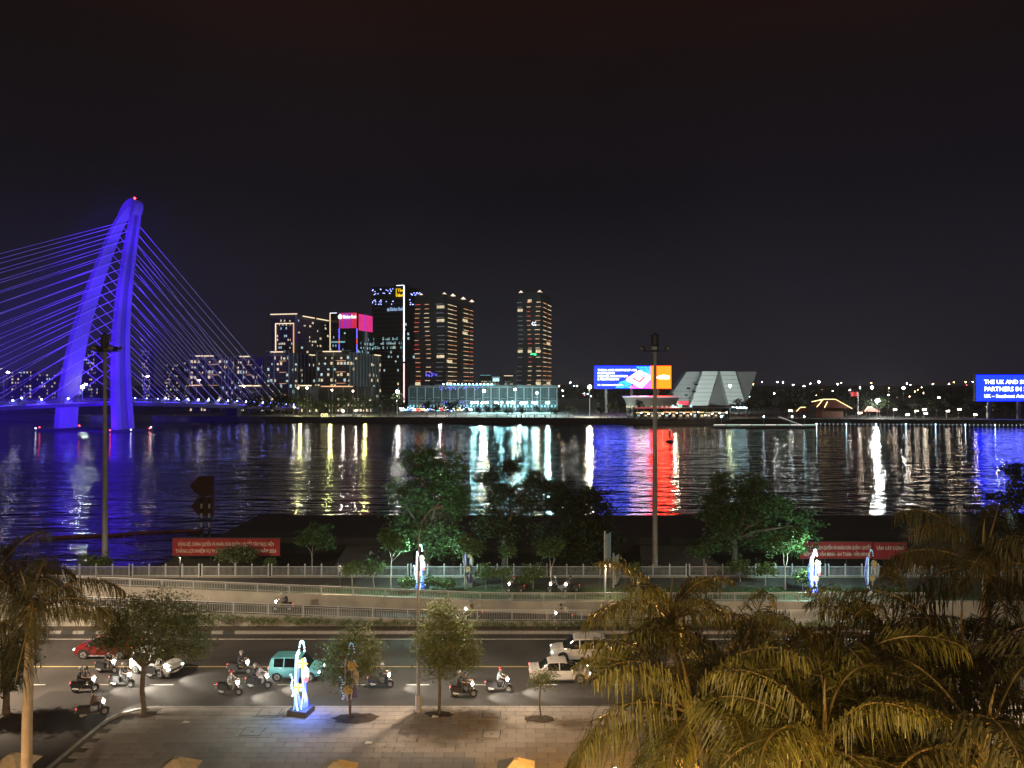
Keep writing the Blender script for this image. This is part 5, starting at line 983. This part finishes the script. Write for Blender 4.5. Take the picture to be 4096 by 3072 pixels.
# ------------------------------------------------------------------ light sculptures
def sculpture(label, px, py, lit, h=4.9, base=True):
    b_ = G(px, py); o = thing('light_sculpture', label, 'light sculpture', b_, group='ribbon light sculptures')
    if lit: bl_, wh, yl, cyn, rd = E('neon_blue', (.012, .05, 1), 4.0, True), E('neon_white', (.55, .82, 1), 1.9, True), E('petal_yellow', (1, .62, .05), 1.5, True), E('neon_cyan', (.3, 1, .95), 9, True), E('petal_red', (1, .2, .15), 1.3)
    else: bl_, wh, yl, cyn, rd = M('ribbon_violet', (.12, .09, .32), .5), M('ribbon_grey', (.38, .4, .42), .5), M('petal_dull', (.42, .34, .16), .6), E('sculpture_bulb_dim', (.25, .6, .8), .6), M('petal_grey', (.35, .34, .33), .6)
    if base: MB().box((0, .1, .18), (1.35, 1.25, .36), R(-12), taper=.96).build('plinth', M('plinth_dark', (.10, .10, .105), .6), o)
    else: MB().tube([(0, 0, 0), (0, 0, h * .4)], .09, 8).build('post', bark, o)
    k_ = h / 4.9; z0 = .33 if base else 1.2
    for j, (x, y, m, top, sw, r) in enumerate(((-.42, -.25, wh if not lit else E('neon_pale', (.2, .55, .75), 1.0), 1.55, .04, .05), (-.30, -.1, bl_, 3.3, .05, .06), (-.12, -.3, wh, 3.7, -.20, .06), (.0, .0, bl_, 3.9, -.28, .07), (.12, -.15, wh, 2.9, .1, .04), (.24, .1, bl_, 2.5, .05, .09), (.36, .2, bl_, 2.2, .0, .09), (-.05, .25, bl_, 3.8, -.34, .08))):
        n_ = 14; MB().tube([(x * (1 - .45 * t_) + sw * math.sin(math.pi * .8 * t_) + .03 * math.sin(t_ * 9 + j), y * (1 - .4 * t_), z0 + (top * k_ - z0 + .2) * t_) for t_ in [i / n_ for i in range(n_ + 1)]], r, 7).build('ribbon', m, o, smooth=60)
    for j in range(13):            # hooked top of bulbs
        a = math.pi * (1.02 - 1.15 * j / 12); q = (.10 + .19 * math.cos(a), -.05, (4.05 + .75 * max(0, math.sin(a)) - (.4 if a < 0 else 0)) * k_); orb('bulb', cyn if j in (4, 5, 6, 7) or not lit else wh, o, q, .07 if lit else .05)
    for c, r, n_ in (((.22, -.3, 3.45), .40, 8), ((-.02, -.42, 1.95), .36, 8)):      # flowers
        for k in range(n_):
            a = 2 * math.pi * k / n_; p = MB().add([(0, 0, 0), (.14 * r / .4, -.06, .2 * r / .4), (0, -.1, r), (-.14 * r / .4, -.06, .2 * r / .4)], [(0, 1, 2, 3), (3, 2, 1, 0)]).build('petal', yl if lit and k % 2 == 0 else wh if lit else yl, o, (c[0], c[1], c[2] * k_)); p.rotation_euler = (0, a, 0)
        orb('flower_heart', yl, o, (c[0], c[1] - .05, c[2] * k_), .1)
    for j in range(9): orb('bulb', wh if lit else cyn, o, (-.42 + .07 * math.sin(j * 1.3) - (.06 if j > 4 else 0), -.35, (1.35 + j * .17) * k_), .075 if lit else .05)
    MB().ball((.42, -.2, 2.75 * k_), .28, 10, sq=(.75, .3, 1.7)).build('leaf_paddle', wh if lit else rd, o, smooth=60); MB().ball((.44, -.25, 2.38 * k_), .18, 8, sq=(.8, .3, 1.2)).build('leaf_paddle', rd, o, smooth=60)
    if lit: point('sculpture_light', b_ + Vector((.5, -.2, 1.2)), (.12, .2, 1), 300, .3); point('sculpture_light', b_ + Vector((-.1, -.2, 3.9)), (.55, 1, .85), 520 if py > 650 else 3600, .3)
sculpture('blazing blue and white ribbon light sculpture on the near pavement', 300.5, 714, True, 4.85); sculpture('unlit violet ribbon sculpture on a post right of the blazing one', 350, 717, False, 4.9, False)
sculpture('lit white and blue ribbon sculpture in the middle of the park', 419.5, 591, True, 4.9); sculpture('dim ribbon sculpture hidden behind the slim forked tree', 468, 586, False, 4.9)
sculpture('lit ribbon sculpture right of the glowing green tree', 814, 596, True, 4.8); sculpture('dim violet ribbon sculpture between the palms at right', 870, 596, False, 4.8)

# ------------------------------------------------------------------ cars
def car(name, label, px, py, rz, kind, paint, cat='car'):
    b_ = G(px, py, -.12); o = thing(name, label, cat, b_, rz, group='cars on the main road')
    ST = {'suv': (.93, [(-2.33, .55, .92, .96, .76, .62), (-2.27, .36, 1.0, 1.06, .86, .72), (-2.05, .30, 1.05, 1.52, .90, .66), (-1.85, .28, 1.05, 1.66, .92, .68), (-1.0, .26, 1.04, 1.72, .93, .71), (-.92, .26, 1.04, 1.72, .93, .71), (.05, .26, 1.02, 1.70, .93, .72), (.13, .26, 1.02, 1.70, .93, .72), (.55, .26, 1.01, 1.64, .93, .70), (1.35, .26, .99, 1.05, .91, .74), (1.95, .28, .93, .97, .88, .70), (2.25, .32, .80, .83, .80, .6), (2.35, .45, .62, .64, .7, .5)], (3, 8), 8, 1, (-1.42, 1.42), .36),
          'sedan': (.88, [(-2.25, .5, .88, .92, .72, .6), (-2.18, .33, .96, 1.0, .82, .68), (-1.55, .28, .97, 1.03, .87, .70), (-.95, .24, .96, 1.38, .88, .62), (-.7, .24, .95, 1.44, .88, .62), (-.15, .24, .94, 1.46, .88, .63), (-.07, .24, .94, 1.46, .88, .63), (.45, .24, .93, 1.40, .88, .61), (1.2, .24, .91, .97, .87, .70), (1.8, .26, .84, .88, .84, .66), (2.12, .30, .72, .75, .76, .55), (2.22, .42, .58, .6, .66, .45)], (3, 7), 7, 2, (-1.38, 1.36), .32),
          'van': (.84, [(-1.88, .5, .95, 1.0, .74, .62), (-1.84, .33, 1.0, 1.1, .82, .70), (-1.70, .28, 1.04, 1.56, .84, .66), (-1.45, .26, 1.04, 1.64, .85, .68), (-.75, .25, 1.03, 1.67, .86, .69), (-.67, .25, 1.03, 1.67, .86, .69), (.12, .25, 1.02, 1.66, .86, .69), (.2, .25, 1.02, 1.66, .86, .69), (.45, .25, 1.01, 1.60, .86, .67), (1.15, .26, .98, 1.04, .84, .68), (1.62, .28, .88, .92, .8, .6), (1.84, .34, .72, .75, .72, .52), (1.9, .45, .58, .6, .64, .46)], (3, 8), 8, 1, (-1.18, 1.2), .32)}[kind]
    hw, st, (g0, g1), ws, rw, wx, wr = ST
    def sec(s):
        x, zb, zl, zt, wb, wt = s; w = wb + .02; dz = max(0, min(1, (.16 - (zt - zl)) / .08)); zl -= .05 * dz; wt -= .04 * dz; return [(x, 0, zb), (x, w * .85, zb), (x, w * .98, zb + .12), (x, w, (zb + zl) / 2), (x, wb, zl), (x, wt, zt - .05), (x, max(.05, wt - .12), zt), (x, 0, zt + .02)]
    body = MB(); gl = {}
    def face(key, q):
        m = body if key is None else gl.setdefault(key, MB()); m.add(q, [(0, 1, 2, 3)])
    def cr(a, b_, c, d, u): return [b_[j] + .5 * u * (c[j] - a[j] + u * (2 * a[j] - 5 * b_[j] + 4 * c[j] - d[j] + u * (3 * (b_[j] - c[j]) + d[j] - a[j]))) * .999 for j in range(len(b_))]
    def fine(lst, n_):           # rounds a coarse outline
        r_ = []
        for i in range(len(lst) - 1):
            a, b_, c, d = lst[max(0, i - 1)], lst[i], lst[i + 1], lst[min(len(lst) - 1, i + 2)]; r_ += [cr(a, b_, c, d, j / n_) for j in range(n_)]
        return r_ + [list(lst[-1])]
    FS = fine(st, 3)
    for ii in range(len(FS) - 1):
        i = ii // 3; A, Bq = fine(sec(FS[ii]), 2), fine(sec(FS[ii + 1]), 2); pillar = st[i + 1][0] - st[i][0] < .1
        for kk in range(14):
            k = kk // 2
            for s in (1, -1):
                q = [Vector((p[0], max(0, p[1]) * s, p[2])) for p in (A[kk], Bq[kk], Bq[kk + 1], A[kk + 1])]
                if s < 0: q = q[::-1]
                key = None
                if k == 4 and g0 <= i < g1 and not pillar: key = ('side_window', s, i)
                if k >= 4 and i == ws: key = ('windscreen', 0, 0) if k > 4 else ('side_window', s, i)
                if k >= 5 and i == rw: key = ('rear_window', 0, 0)
                if key is not None and k == 4: zc = [v_.z for v_ in q]
                face(key, q)
    body.add([Vector((p[0], p[1] * s, p[2])) for s in (1,) for p in sec(st[0])] + [Vector((p[0], -p[1], p[2])) for p in sec(st[0])][::-1], [tuple(range(16))]); body.add([Vector((p[0], p[1], p[2])) for p in sec(st[-1])] + [Vector((p[0], -p[1], p[2])) for p in sec(st[-1])][::-1], [tuple(range(16))[::-1]])
    body.build('body', paint, o, smooth=38)
    for (nm, s, i), m in gl.items(): m.build(nm, glass_dk, o)
    for x in wx:
        for s in (-1, 1):
            MB().tube([(x, s * (hw + .005), wr + .02), (x, s * (hw + .03), wr + .02)], wr + .07, 20).build('wheel_arch', black_m, o); w_ = MB().tube([(x, s * (hw - .12), wr), (x, s * (hw + .06), wr)], wr, 20).build('wheel', black_m, o)
            rim = MB().tube([(x, s * (hw + .055), wr), (x, s * (hw + .075), wr)], wr * .62, 16)
            rim.build('rim', M('alloy', (.5, .5, .52), .3, metal=.6), w_)
            for k in range(5): a = 2 * math.pi * k / 5; MB().box((x + .3 * wr * math.cos(a), s * (hw + .08), wr + .3 * wr * math.sin(a)), (.5 * wr, .02, .05), rot=Matrix.Rotation(-a, 3, 'Y')).build('spoke', steel_dk, w_)
    xf, xr = st[-2][0], st[1][0]; zf = st[-2][2]; zr_ = st[1][2]
    for s in (-1, 1):
        MB().ball((xf - .02, s * (hw - .20), zf - .08), .17, 8, sq=(.55, 1, .5)).build('headlight', E('car_headlight', (.9, 1, 1), 9), o, smooth=60); MB().ball((xr - .03, s * (hw - .16), zr_ - .10), .15, 8, sq=(.45, .9, .7)).build('taillight', E('car_taillight', (1, .03, .04), 3.2), o, smooth=60)
        MB().ball((st[ws][0] + .35, s * (hw + .10), zf + .26), .11, 8, sq=(.7, .9, .7)).build('door_mirror', paint, o, smooth=60)
        for x in (-.25, .75 if kind != 'van' else .45): MB().box((x - .45, s * (hw + .025), .86), (.2, .03, .035)).build('door_handle', steel, o)
        MB().box(((wx[0] + wx[1]) / 2, s * (hw - .01), .27), (wx[1] - wx[0] - .8, .06, .08)).build('sill_trim', steel if kind == 'suv' else steel_dk, o)
    MB().box((st[-1][0] + .01, 0, .52), (.03, .9, .16)).build('grille', steel_dk, o); MB().box((st[0][0] - .01, 0, .68), (.03, .48, .12)).build('number_plate', white_m, o); MB().box((st[-1][0] + .02, 0, .38), (.03, .48, .11)).build('number_plate', white_m, o)
    if kind == 'suv':
        for s in (-1, 1): MB().tube([(-1.6, s * .62, 1.72), (-1.4, s * .64, 1.79), (.2, s * .65, 1.79), (.4, s * .63, 1.7)], .025, 5).build('roof_rail', steel, o)
cp = lambda n, c, r=.28: M(n, c, r, var=.04, coat=.6, spec=.5)
car('family_car', 'dark red family car heading left behind the feathery tree', 108, 655, math.pi, 'suv', cp('paint_red', (.17, .010, .014)))
car('hatchback', 'white hatchback half hidden behind the feathery tree trunk', 157, 672, R(-22), 'van', cp('paint_white', (.55, .55, .54)))
car('minivan', 'teal minivan driving right, behind the blazing sculpture', 297, 677, R(-2), 'van', cp('paint_teal', (.14, .46, .50), .4))
car('people_carrier', 'white people carrier heading left beside the palms', 580, 658, math.pi, 'suv', cp('paint_white2', (.52, .50, .47)))
car('saloon_car', 'white saloon car heading right, nearest the palms', 560, 679, R(2), 'sedan', cp('paint_pearl', (.56, .53, .50)))

# ------------------------------------------------------------------ people
def skin_body(J, Eg, fingers=(), sub=1):
    me = bpy.data.meshes.new('body'); nm = list(J); me.from_pydata([J[k][:3] for k in nm], [(nm.index(a), nm.index(b_)) for a, b_ in Eg], [])
    o = bpy.data.objects.new('tmp', me); COL.objects.link(o); o.modifiers.new('s', 'SKIN'); sv = me.skin_vertices[0].data
    for i, k in enumerate(nm): sv[i].radius = (J[k][3], J[k][3] * (J[k][4] if len(J[k]) > 4 else 1)); sv[i].use_root = k == 'pelvis'
    if sub: m = o.modifiers.new('d', 'SUBSURF'); m.levels = sub; m.render_levels = sub
    dg = bpy.context.evaluated_depsgraph_get(); r_ = bpy.data.meshes.new_from_object(o.evaluated_get(dg)); bpy.data.objects.remove(o)
    g = MB(); g.add([v_.co for v_ in r_.vertices], [tuple(p.vertices) for p in r_.polygons])
    for hnd, dirv, s in fingers:
        hnd, dirv = Vector(hnd), Vector(dirv).normalized(); sd = Vector((-dirv.y, dirv.x, 0)); sd = sd.normalized() if sd.length > .1 else Vector((0, 1, 0))
        for k in range(4): a = hnd + sd * (k - 1.5) * .019; l_ = (.065, .078, .074, .056)[k]; g.tube([a, a + dirv * l_ * .6, a + dirv * l_ * .85 + Vector((0, 0, -.03)), a + dirv * l_ * .6 + Vector((0, 0, -.055))], .0088, 5)
        a = hnd - sd * s * .04 - dirv * .03; g.tube([a, a - sd * s * .025 + dirv * .03, a - sd * s * .01 + dirv * .06 + Vector((0, 0, -.02))], .010, 5)
    hd = J['head']; x, y, z = hd[:3]; f_ = J.get('face', (1, 0, 0)); fw = Vector(f_[:3]) if 'face' in J else Vector((1, 0, 0))
    return g
def paint_body(g, fn, mats, name='body'):
    g.mi = [fn(sum((Vector(g.v[i]) for i in f_), Vector()) / len(f_)) for f_ in g.f]; me = g.mesh(name, mats); me.polygons.foreach_set('use_smooth', [True] * len(me.polygons)); return me
def face_bits(g, c, r):
    c = Vector(c); g.add([c + Vector(p) * r for p in ((.92, -.14, -.15), (.92, .14, -.15), (1.22, 0, -.2), (.95, 0, .22))], [(0, 1, 2), (0, 2, 3), (2, 1, 3)]); g.box(c + Vector((.88, 0, -.45)) * r, (.1 * r, .5 * r, .1 * r))
RJ = {'pelvis': (-.08, 0, .90, .15, 1.1), 'waist': (-.05, 0, 1.03, .13, 1.15), 'chest': (.02, 0, 1.26, .15, 1.2), 'neck': (.06, 0, 1.44, .058), 'head': (.09, 0, 1.56, .095), 'crown': (.09, 0, 1.66, .085)}
RE = [('pelvis', 'waist'), ('waist', 'chest'), ('chest', 'neck'), ('neck', 'head'), ('head', 'crown')]
for s, n_ in ((-1, 'l'), (1, 'r')):
    RJ.update({'sh' + n_: (.03, s * .19, 1.36, .066), 'el' + n_: (.20, s * .28, 1.14, .046), 'wr' + n_: (.44, s * .29, 1.07, .03), 'ha' + n_: (.52, s * .29, 1.065, .034), 'hi' + n_: (-.05, s * .1, .87, .10), 'kn' + n_: (.36, s * .15, .84, .07), 'an' + n_: (.28, s * .14, .42, .045), 'to' + n_: (.44, s * .14, .36, .04)})
    RE += [('chest', 'sh' + n_), ('sh' + n_, 'el' + n_), ('el' + n_, 'wr' + n_), ('wr' + n_, 'ha' + n_), ('pelvis', 'hi' + n_), ('hi' + n_, 'kn' + n_), ('kn' + n_, 'an' + n_), ('an' + n_, 'to' + n_)]
g = skin_body(RJ, RE, [((.54, -.29, 1.065), (1, 0, -.1), -1), ((.54, .29, 1.065), (1, 0, -.1), 1)]); face_bits(g, (.09, 0, 1.57), .1)
def rid_fn(c): return 0 if c.z > 1.43 or (c.x > .24 and c.z > 1.0) else 3 if c.z < .43 else 2 if c.z < .93 else 1
rider_me = paint_body(g, rid_fn, [skin_m, M('shirt_dark', (.05, .05, .06), .8), M('trousers_dark', (.04, .04, .05), .8), black_m])
helm = MB(); helm.lathe([(.135, -.03), (.145, .03), (.13, .10), (.08, .155), (.01, .17)], 12); helm.box((.13, 0, .0), (.10, .2, .015)); HEL = helm.mesh('helmet', M('helmet_base', (.1, .1, .1), .3)); HEL.polygons.foreach_set('use_smooth', [True] * len(HEL.polygons))
SH = {'dark': (.04, .04, .05), 'white': (.62, .62, .62), 'grey': (.28, .28, .27), 'lilac': (.42, .40, .55), 'brown': (.14, .08, .05), 'pale blue': (.35, .42, .5), 'red': (.35, .03, .03)}
def rider(label, b_, rz, shirt, helmet, trousers='dark', dx=0.0):
    o = tag(link('person', rider_me, None, b_ + Matrix.Rotation(rz, 3, 'Z') @ Vector((dx, 0, 0)), rz), label, 'person', 'people on scooters')
    for i, (k, c) in enumerate(((1, shirt), (2, trousers))): o.material_slots[k].link = 'OBJECT'; o.material_slots[k].material = M('cloth_' + c.replace(' ', '_'), SH[c], .85, var=.15, scale=8)
    h = link('helmet', HEL, o, (.09, 0, 1.62)); h.material_slots[0].link = 'OBJECT'; h.material_slots[0].material = M('helmet_' + helmet.replace(' ', '_'), SH[helmet], .25, coat=.5); return o
def make_scooter():
    o = thing('scooter', 'x', 'scooter', (0, 0, 0)); pt = M('scooter_dark', (.05, .05, .055), .3, coat=.5)
    for x in (-.62, .66):
        w_ = MB().tube([(x, -.05, .27), (x, .05, .27)], .27, 18).build('wheel', black_m, o); MB().tube([(x, -.055, .27), (x, .055, .27)], .15, 12).build('rim', M('alloy', (.5, .5, .52), .3, metal=.6), w_); MB().tube([(x + .30 * math.cos(a), 0, .29 + .30 * math.sin(a)) for a in (.3, .9, 1.5, 2.1, 2.7)], .05, 6).build('mudguard', pt, o)
    MB().prism([(.34, .34), (.56, .36), (.62, .7), (.50, 1.02), (.40, 1.0), (.46, .66)], .34, O=(0, .17, 0)).build('front_shield', pt, o); MB().box((.12, 0, .33), (.56, .30, .10)).build('footboard', steel_dk, o)
    MB().prism([(-.95, .62), (-.86, .42), (-.35, .30), (-.12, .34), (-.16, .66), (-.85, .74)], .30, O=(0, .15, 0)).build('tail_body', pt, o); MB().prism([(-.88, .74), (-.16, .70), (-.10, .78), (-.45, .82), (-.85, .86)], .28, O=(0, .14, 0)).build('seat', black_m, o)
    MB().tube([(.46, -.34, 1.07), (.50, -.15, 1.08), (.50, .15, 1.08), (.46, .34, 1.07)], .022, 6).build('handlebar', steel_dk, o); MB().tube([(.66, 0, .3), (.55, 0, .9)], .05, 6).build('fork', steel, o)
    for s in (-1, 1): MB().tube([(.47, s * .26, 1.08), (.46, s * .32, 1.24)], .01, 5).ball((.46, s * .34, 1.28), .06, 8, sq=(.4, 1.1, .8)).build('mirror', black_m, o)
    MB().ball((.60, 0, .92), .13, 10, sq=(.55, 1.1, .8)).build('headlight', E('scooter_headlight', (1, .95, .82), 180), o); MB().ball((-.97, 0, .70), .07, 8, sq=(.5, 1.2, .8)).build('taillight', E('scooter_taillight', (1, .03, .04), 2.5), o); MB().box((-.99, 0, .52), (.02, .2, .15)).build('number_plate', white_m, o)
    MB().tube([(-.75, -.2, .32), (-.35, -.2, .28)], .055, 7).build('exhaust', steel, o); return o
SC = make_scooter()
BK = [(93, 717, R(28), 'brown', 'dark', 'turning from the side street at lower left'), (85, 692, R(8), 'dark', 'dark', 'leftmost on the main road'), (122, 687, R(-6), 'dark', 'white', 'just left of the feathery tree trunk'), (158, 678, R(-4), 'grey', 'dark', 'in front of the white hatchback'), (107, 673, R(-10), 'dark', 'dark', 'with a bluish headlight behind the red car'),
      (230, 695, R(-8), 'grey', 'red', 'left of the white-clad rider'), (259, 688.5, R(-3), 'lilac', 'dark', 'carrying a rider in pale clothes, left of the blazing sculpture'), (240, 674, R(-4), 'dark', 'grey', 'behind the two scooters left of the blazing sculpture'), (381, 687.5, R(-3), 'dark', 'grey', 'between the dark sculpture and the street lamp'), (464, 697, R(-2), 'dark', 'dark', 'with two dark riders right of the feathery tree'), (499, 692, R(-3), 'pale blue', 'red', 'ridden alone toward the white saloon')]
def put_bike(first, b_, rz, place, shirt, helmet, pillion=None, grp='scooters on the main road', bulb=True):
    s = SC if first else copy_tree(SC); s.location = b_; s.rotation_euler = (0, 0, rz); tag(s, f'dark scooter {place}', 'scooter', grp)
    rider(f'rider in {shirt} top, scooter {place}', b_, rz, shirt, helmet, 'white' if shirt == 'lilac' else 'dark' if shirt != 'grey' else 'grey')
    if pillion: rider(f'{pillion}-clad passenger, scooter {place}', b_ + Vector((0, 0, .04)), rz, pillion, 'grey', dx=-.36)
for i, (px, py, rz, sh, he, pl) in enumerate(BK):
    b_ = G(px, py, -.12); put_bike(i == 0, b_, rz, pl, sh, he, 'dark' if i in (9, 6, 1) else None)
    h_ = b_ + Matrix.Rotation(rz, 3, 'Z') @ Vector((.7, 0, .9)); spot('scooter_beam', h_, b_ + Matrix.Rotation(rz, 3, 'Z') @ Vector((5, 0, 0)), (1, .93, .78), 1300, 70, .7, .05)
for i, (px, py, sh, he, pl, pi_) in enumerate(((282.5, 604.7, 'grey', 'white', 'on the ramp at left with a passenger', 'dark'), (472, 611, 'brown', 'grey', 'on the ramp behind the narrow feathery tree', None), (562, 614, 'brown', 'dark', 'on the ramp at right with a white parcel', 'white'))):
    q = G(px, py); y = 69.6; x = (px - 512) / F * y; put_bike(False, Vector((x, y, ztop(x) - 1.8)), math.pi + .04, pl, sh, he, pi_, 'scooters on the ramp')
for i, (px, pl) in enumerate(((515, 'on the park lawn right of the dim sculpture'), (556, 'on the park lawn near the signposts'), (571, 'on the park lawn close to the palms'))):
    put_bike(False, Vector(((px - 512) / F * 76.2, 76.2, 0.01)), math.pi + .2 * i, pl, 'dark', ('red', 'white', 'dark')[i], None, 'scooters in the park')
# two people sitting on the access slab, strollers across the river
SJ = {'pelvis': (0, 0, .13, .13, 1.1), 'waist': (.0, 0, .3, .12), 'chest': (.06, 0, .52, .13, 1.15), 'neck': (.1, 0, .68, .055), 'head': (.13, 0, .80, .09), 'crown': (.13, 0, .90, .08)}; SE = list(RE[:5])
for s, n_ in ((-1, 'l'), (1, 'r')):
    SJ.update({'sh' + n_: (.06, s * .17, .6, .06), 'el' + n_: (.22, s * .24, .42, .043), 'wr' + n_: (.42, s * .12, .45, .03), 'ha' + n_: (.49, s * .07, .46, .033), 'hi' + n_: (.03, s * .1, .12, .09), 'kn' + n_: (.38, s * .15, .46, .065), 'an' + n_: (.62, s * .13, .08, .042), 'to' + n_: (.78, s * .13, .05, .036)}); SE += [('chest', 'sh' + n_), ('sh' + n_, 'el' + n_), ('el' + n_, 'wr' + n_), ('wr' + n_, 'ha' + n_), ('pelvis', 'hi' + n_), ('hi' + n_, 'kn' + n_), ('kn' + n_, 'an' + n_), ('an' + n_, 'to' + n_)]
g = skin_body(SJ, SE, [((.5, -.06, .46), (1, .3, 0), -1), ((.5, .06, .46), (1, -.3, 0), 1)]); face_bits(g, (.13, 0, .81), .095)
sit_me = paint_body(g, lambda c: 0 if c.z > .68 or (c.x > .3 and .4 < c.z < .5 and abs(c.y) < .14) else 1 if c.z > .3 and c.x < .3 else 3 if c.z < .09 and c.x > .5 else 2, [skin_m, MATS['cloth_white'], MATS['cloth_dark'], black_m])
hair = MB(); hair.lathe([(.10, -.06), (.108, .02), (.09, .09), (.02, .13)], 10); HAIR = hair.mesh('hair', black_m)
for i, (px, rz, sh) in enumerate(((370, -.4, 'white'), (379.5, 3.6, 'dark'))):
    q = G(px, 557, .06); o = tag(link('person', sit_me, None, q, rz), ('person in a white top sitting on the concrete slab behind the fence', 'person in dark clothes sitting right of the one in white')[i], 'person', 'people sitting on the slab'); link('hair', HAIR, o, (.11, 0, .86)); o.material_slots[1].link = 'OBJECT'; o.material_slots[1].material = MATS['cloth_' + sh]
WJ = {'pelvis': (0, 0, .95, .14), 'chest': (0, 0, 1.3, .15, 1.2), 'neck': (0, 0, 1.48, .06), 'head': (.02, 0, 1.62, .1), 'fl': (.16, .1, .06, .06), 'fr': (-.16, -.1, .06, .06), 'kl': (.1, .1, .5, .075), 'kr': (-.02, -.1, .5, .075), 'sl': (0, .2, 1.38, .06), 'hl': (.1, .27, .85, .04), 'sr': (0, -.2, 1.38, .06), 'hr': (-.1, -.27, .85, .04)}
g = skin_body(WJ, [('pelvis', 'chest'), ('chest', 'neck'), ('neck', 'head'), ('pelvis', 'kl'), ('kl', 'fl'), ('pelvis', 'kr'), ('kr', 'fr'), ('chest', 'sl'), ('sl', 'hl'), ('chest', 'sr'), ('sr', 'hr')], sub=0)
WK = [paint_body(MB().add(g.v, g.f), lambda c: 0 if c.z > 1.5 else 1 if c.z > .92 else 2, [skin_m, MATS['cloth_' + c], MATS['cloth_dark']]) for c in ('dark', 'grey', 'brown')]
for i, px in enumerate(sorted(rnd.choice((rnd.uniform(300, 400), rnd.uniform(480, 560), rnd.uniform(600, 700), rnd.uniform(612, 680))) for _ in range(52))):
    d = bank_d((px - 512) / F * 425) + rnd.uniform(1.5, 7)
    tag(link('person', WK[i % 3], None, ((px - 512) / F * d, d, FZ + .03), rnd.uniform(0, 6)), f'tiny stroller on the far promenade, {ordw(i + 1)} walker counted from the left', 'person', 'strollers on the far promenade')
# ------------------------------------------------------------------ humid night air
hm_ = bpy.data.materials.new('humid_air'); hm_.use_nodes = True; t = hm_.node_tree; t.nodes.clear()
o_ = t.nodes.new('ShaderNodeOutputMaterial'); pv_ = t.nodes.new('ShaderNodeVolumePrincipled'); pv_.inputs['Color'].default_value = (.9, .92, .95, 1); pv_.inputs['Density'].default_value = .0001; pv_.inputs['Anisotropy'].default_value = .0
t.links.new(pv_.outputs[0], o_.inputs['Volume'])
tag(MB().box((0, 600, 64), (2600, 1500, 140)).build('haze', hm_), 'humid night air glowing around the brightest lamps', 'haze', kind='stuff')
